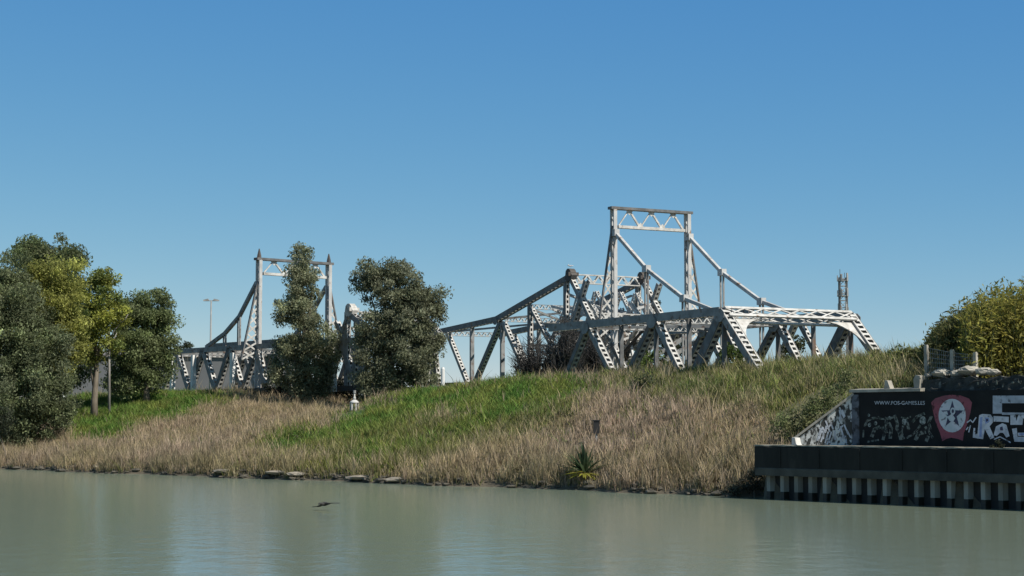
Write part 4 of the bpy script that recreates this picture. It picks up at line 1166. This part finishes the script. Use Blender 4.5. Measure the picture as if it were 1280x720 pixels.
# painted crowd: worn figures, only heads and arms still readable
fig = []
for cx, cy, r in ((1087, 531, 2.2), (1094.5, 529, 2), (1086, 519, 1.6), (1131, 527, 3.6), (1153.5, 525.5, 4.2), (1112, 522, 1.5)):
    fig.append([(cx + r * math.cos(t), cy + r * 1.25 * math.sin(t)) for t in np.arange(12) * 2 * math.pi / 12])
flat('painted_heads', fig, P_grey2, .004, tG)
arms = [([(1104, 549), (1106, 541), (1103, 534)], 2.2), ([(1113, 547), (1114, 536), (1111, 529)], 2.6), ([(1126, 549), (1124, 540)], 2.4), ([(1090, 545), (1093, 537), (1099, 534)], 2.6), ([(1145, 549), (1148, 542), (1156, 540)], 2.8), ([(1136, 536), (1134, 529)], 2.2), ([(1163, 536), (1161, 528), (1164, 521)], 2.0), ([(1158, 551), (1160, 546)], 2.4), ([(1081, 533), (1084, 526), (1090, 523), (1098, 522)], 1.8), ([(1108, 522), (1107.5, 530), (1108.5, 540)], 2.0), ([(1119, 521), (1122, 530), (1121, 536), (1125, 543)], 2.2), ([(1141, 527), (1146, 521), (1155, 517)], 2.0),
        ([(1134, 547), (1141, 543), (1147, 537), (1150, 532)], 1.6), ([(1157, 534), (1162, 541), (1166, 547)], 1.8), ([(1085, 552), (1092, 551), (1098, 550)], 1.4), ([(1100, 523), (1112, 524), (1120, 519)], 1.6), ([(1129, 533), (1127, 541), (1130, 548)], 1.6), ([(1079, 546), (1079.5, 538)], 1.2), ([(1138, 521), (1133, 523), (1127, 522)], 1.3)]
flat('painted_figures', sum([stroke(a_, w_ * 1.7) for a_, w_ in arms], []), P_grey, .008, tG)
# the address line along the top
def wall_text(body, px0, py0, px1, hpx, mat, parent, name):
    cu = bpy.data.curves.new(name, 'FONT'); cu.body = body; cu.size = 1.0
    to = bpy.data.objects.new(name, cu); COL.objects.link(to)
    dg = bpy.context.evaluated_depsgraph_get(); dg.update()
    me = bpy.data.meshes.new_from_object(to.evaluated_get(dg)); COL.objects.unlink(to); bpy.data.objects.remove(to)
    xs = [v.co.x for v in me.vertices]; ys = [v.co.y for v in me.vertices]
    x0, x1, y0, y1 = min(xs), max(xs), min(ys), max(ys)
    for v in me.vertices:
        fx = (v.co.x - x0) / (x1 - x0); fy = (v.co.y - y0) / (y1 - y0)
        v.co = wall_pt(px0 + (px1 - px0) * fx, py0 + hpx * (1 - fy), .006)
    me.materials.append(mat); return link(name, me, parent)
wall_text('WWW.POS-GAMES.LES', 1093, 501.3, 1156, 4.6, P_white, tG, 'address_lettering')

# slanted wing wall with white tags
tV = thing('wing_wall', wall_pt(1040, 550), 'slanted low wall with white scribbled graffiti left of the black mural', 'wall')
wd = Vector((-.93, .37, 0)); wnrm = Vector((-.37, -.93, 0))
c_ = qp(LA_C, WALL + .05, 0)
def wing(x, z, proud=0): return c_ + wd * x + wnrm * proud + Vector((0, 0, z))
LW = 2.75
m = MB(); m.prism([wing(0, QTOP - .3), wing(0, ZW - .12), wing(LW, QTOP + .25), wing(LW, QTOP - .3)], -wnrm, .4)
M_tag = noise_mat('white_scribbled_paint', (.62, .63, .60), (.05, .05, .045), 6.0, .85, .48, .53, c3=(.045, .045, .04), s3=2.2, lo3=.50, hi3=.62, stretch=(1, 1, .55))
m.build('wall_face', M_tag, tV)
m = MB(); m.box(wing(-.05, ZW - .06, -.15), wing(LW + .1, QTOP + .31, -.15), wnrm, .5, .10); m.build('coping', M_concpale, tV)
arms = MB()
rr = random.Random(5)
for k in range(26):
    x = rr.uniform(.1, 1.7); zmax = ZW - .25 - (ZW - QTOP - .35) * x / LW
    z0 = rr.uniform(QTOP + .05, max(QTOP + .1, zmax - .5)); ln = rr.uniform(.25, .6)
    z1 = min(z0 + ln, zmax); x1 = x + rr.uniform(-.22, .22)
    arms.box(wing(x, z0, .012), wing(max(x1, .05), z1, .012), wnrm.cross(Vector((0, 0, 1))), .07, .006)
arms.build('graffiti_lettering', P_white, tV)

# upper rubble wall, posts, rubble
LU = qla(wall_pt(1147, 480))
tU = thing('stone_wall', qp(LU + 8, WALL + .8, ZW), 'low dark rubble stone wall on top of the black mural wall', 'wall')
m = MB(); rr = random.Random(11); zu = wall_pt(1200, 472).z
nx, nz = 90, 5
for j in range(nz + 1):
    for i in range(nx + 1):
        z = ZW - .05 + (zu - ZW + .05) * j / nz + (rr.uniform(-.10, .09) if j == nz else rr.uniform(-.03, .03))
        m.v.append(qp(LU + 26 * i / nx + rr.uniform(-.05, .05), WALL + .25 + rr.uniform(-.06, .06) + .03 * j, z))
for i in range(nx + 1): m.v.append(qp(LU + 26 * i / nx, WALL + .95, zu - .02))
for j in range(nz + 1):
    for i in range(nx): m.f.append((j * (nx + 1) + i, j * (nx + 1) + i + 1, (j + 1) * (nx + 1) + i + 1, (j + 1) * (nx + 1) + i))
m.prism([qp(LU + .03, WALL + .3, ZW - .05), qp(LU + .03, WALL + .9, ZW - .05), qp(LU + .03, WALL + .9, zu - .05), qp(LU + .03, WALL + .36, zu - .05)], QD, 25.9)
m.build('wall_body', M_stone, tU)
scr = MB()
for k in range(40):
    la = qla(wall_pt(1215, 480)) + rr.uniform(0, 8); z = ZW + rr.uniform(.1, .32)
    scr.box(qp(la, WALL + .16, z), qp(la + rr.uniform(-.15, .15), WALL + .16, z + rr.uniform(.08, .2)), QD, .05, .02)
scr.build('faded_scribbles', P_grey, tU)

post_lab = ['tall grey concrete fence post at the left end of the rubble wall', 'grey concrete fence post in the middle of the wire fence', 'shorter grey fence post nearest the yellow green canes']
fpos = []
for (px_, yt, yb), lab in zip(((1158.5, 432, 471), (1191, 438, 470), (1219.5, 441, 466)), post_lab):
    p = on_plane(px_, yb, Q0 + QM * (WALL + 1.1), QM); zt_ = on_plane(px_, yt, Q0 + QM * (WALL + 1.1), QM).z
    g_ = gz(p.x, p.y)
    m = MB(); m.box((p.x, p.y, g_ - .3), (p.x, p.y, zt_), QD, .17, .15); m.box((p.x, p.y, zt_), (p.x, p.y, zt_ + .04), QD, .13, .11)
    tag(m.build('fence_post', M_concpale), lab, 'post', 'posts of the wire fence'); fpos.append((p, zt_))
m = MB(); 
for (p, z1), (q, z2) in zip(fpos[:-1], fpos[1:]):
    n = 12
    for i in range(n + 1):
        f = i / n; a_ = p.lerp(q, f); zt_ = z1 + (z2 - z1) * f
        m.tube([(a_.x, a_.y, a_.z), (a_.x, a_.y, zt_ - .1)], .008, 3, False)
    for j in range(7):
        f = j / 6; m.tube([(p.x, p.y, p.z + (z1 - .1 - p.z) * f), (q.x, q.y, q.z + (z2 - .1 - q.z) * f)], .009, 3, False)
tag(m.build('wire_mesh', M_wire), 'rusty wire mesh strung between the three concrete fence posts', 'wire fence')
stone_lab = ['pale boulder beside the left concrete fence post', 'largest white boulder on the rubble wall', 'white boulder just left of the shortest fence post', 'pale flat stone between two fence posts', 'pale rough stone right of the shortest fence post', 'small pale stone at the right end of the rubble heap']
for k, ((px_, py_, r), lab) in enumerate(zip(((1161, 468, .16), (1178, 466.5, .34), (1211, 462, .36), (1198, 467, .28), (1230, 463, .30), (1242, 464, .24)), stone_lab)):
    p = on_plane(px_, py_, Q0 + QM * (WALL + .8), QM)
    m = MB(); m.blob((p.x, p.y, zu + r * .35 - .02 + max(0, p.z - zu) * .6), (r * 1.35, r, r * .6), 40 + k, 9, 6, .13)
    tag(m.build('boulder', M_concpale), lab, 'stone', 'pale boulders on the rubble wall')
p = wall_pt(1106, 489); m = MB()
m.prism([qp(qla(p) - .17, WALL + .15, ZW + .12), qp(qla(p) + .2, WALL + .15, ZW + .12), qp(qla(p) + .03, WALL + .15, ZW + .52), qp(qla(p) - .1, WALL + .15, ZW + .54)], QM, .3)
tag(m.build('concrete_stub', M_concpale), 'small white wedge of broken concrete on the mural wall coping', 'stone')
p = wall_pt(1143, 489); m = MB()
m.prism([qp(qla(p) - .12, WALL + .15, ZW + .05), qp(qla(p) + .16, WALL + .15, ZW + .05), qp(qla(p) + .2, WALL + .15, ZW + .7), qp(qla(p) - .05, WALL + .15, ZW + .74), qp(qla(p) - .17, WALL + .15, ZW + .55)], QM, .35)
tag(m.build('concrete_stub', M_concpale), 'taller white broken concrete block at the left end of the rubble wall', 'stone')
p = on_quay(995, 558, .5); m = MB()
la = qla(p); m.prism([qp(la - .18, .4, QTOP), qp(la + .26, .4, QTOP), qp(la + .1, .4, QTOP + .12), qp(la + .02, .4, QTOP + .40), qp(la - .16, .4, QTOP + .42)], QM, .35)
tag(m.build('bollard', M_white), 'white painted mooring bollard near the left end of the quay', 'bollard')
p = on_quay(1247, 561, .3)
el = [(1247, 556, 4, 5), (1252, 559, 4, 3), (1243, 560, 3, 2)]
tree('weed_tuft', 'dark weed tuft growing on the quay edge below the lettering', 'plant', (p.x, p.y, QTOP), p.y, el, (.035, .04, .025), None, dens=9, leaf=.09, per=30, rc=.12, trunk_r=.015, limbs=4)

# ------------------------------------------------------------------ birds
def bird(name, label, c, L, span, wing_up, heading, mat, fly=True):
    h = Vector((math.cos(heading), math.sin(heading), 0)); sd = Vector((-h.y, h.x, 0)); up = Vector((0, 0, 1)); c = Vector(c)
    m = MB(); m.tube([c - h * L * .5, c - h * L * .3, c, c + h * L * .28, c + h * L * .36 + up * .02, c + h * L * .5 + up * .03, c + h * L * .6], [.02, L * .07, L * .13, L * .09, L * .06, L * .055, .008], 8)
    if fly:
        for s in (-1, 1):
            p0 = c + h * L * .15; p1 = c + sd * s * span * .25 + up * wing_up[0 if s < 0 else 1] + h * L * .15; p2 = c + sd * s * span * .5 + up * wing_up[0 if s < 0 else 1] * 1.2 - h * L * .1
            m.prism([p0, p1, p2, c + sd * s * span * .25 - h * L * .2 + up * wing_up[0 if s < 0 else 1], c - h * L * .15], up, .03)
    else:
        m.tube([c + sd * .03, c + sd * .03 - up * L * .42], .012, 4); m.tube([c - sd * .03, c - sd * .03 - up * L * .42], .012, 4)
        m.tube([c + h * L * .3, c + h * L * .36 + up * L * .22, c + h * L * .5 + up * L * .24], [L * .07, L * .08, .01], 7)
    return m.build(name, mat, None, True)
p = on_z(406, 638); o_ = bird('bird', '', (p.x, p.y, .26), .7, 1.45, (-.13, .03), math.radians(236), M_bird)
tag(o_, 'dark bird flying low over the water', 'bird')
c = B.P(tipL[0] - .2, 0, tipL[1] + 1.02)
tag(bird('bird', '', c, .55, 1, (0, 0), math.radians(170), M_gull, False), 'white gull perched on the rounded hinge of the rising truss', 'bird')
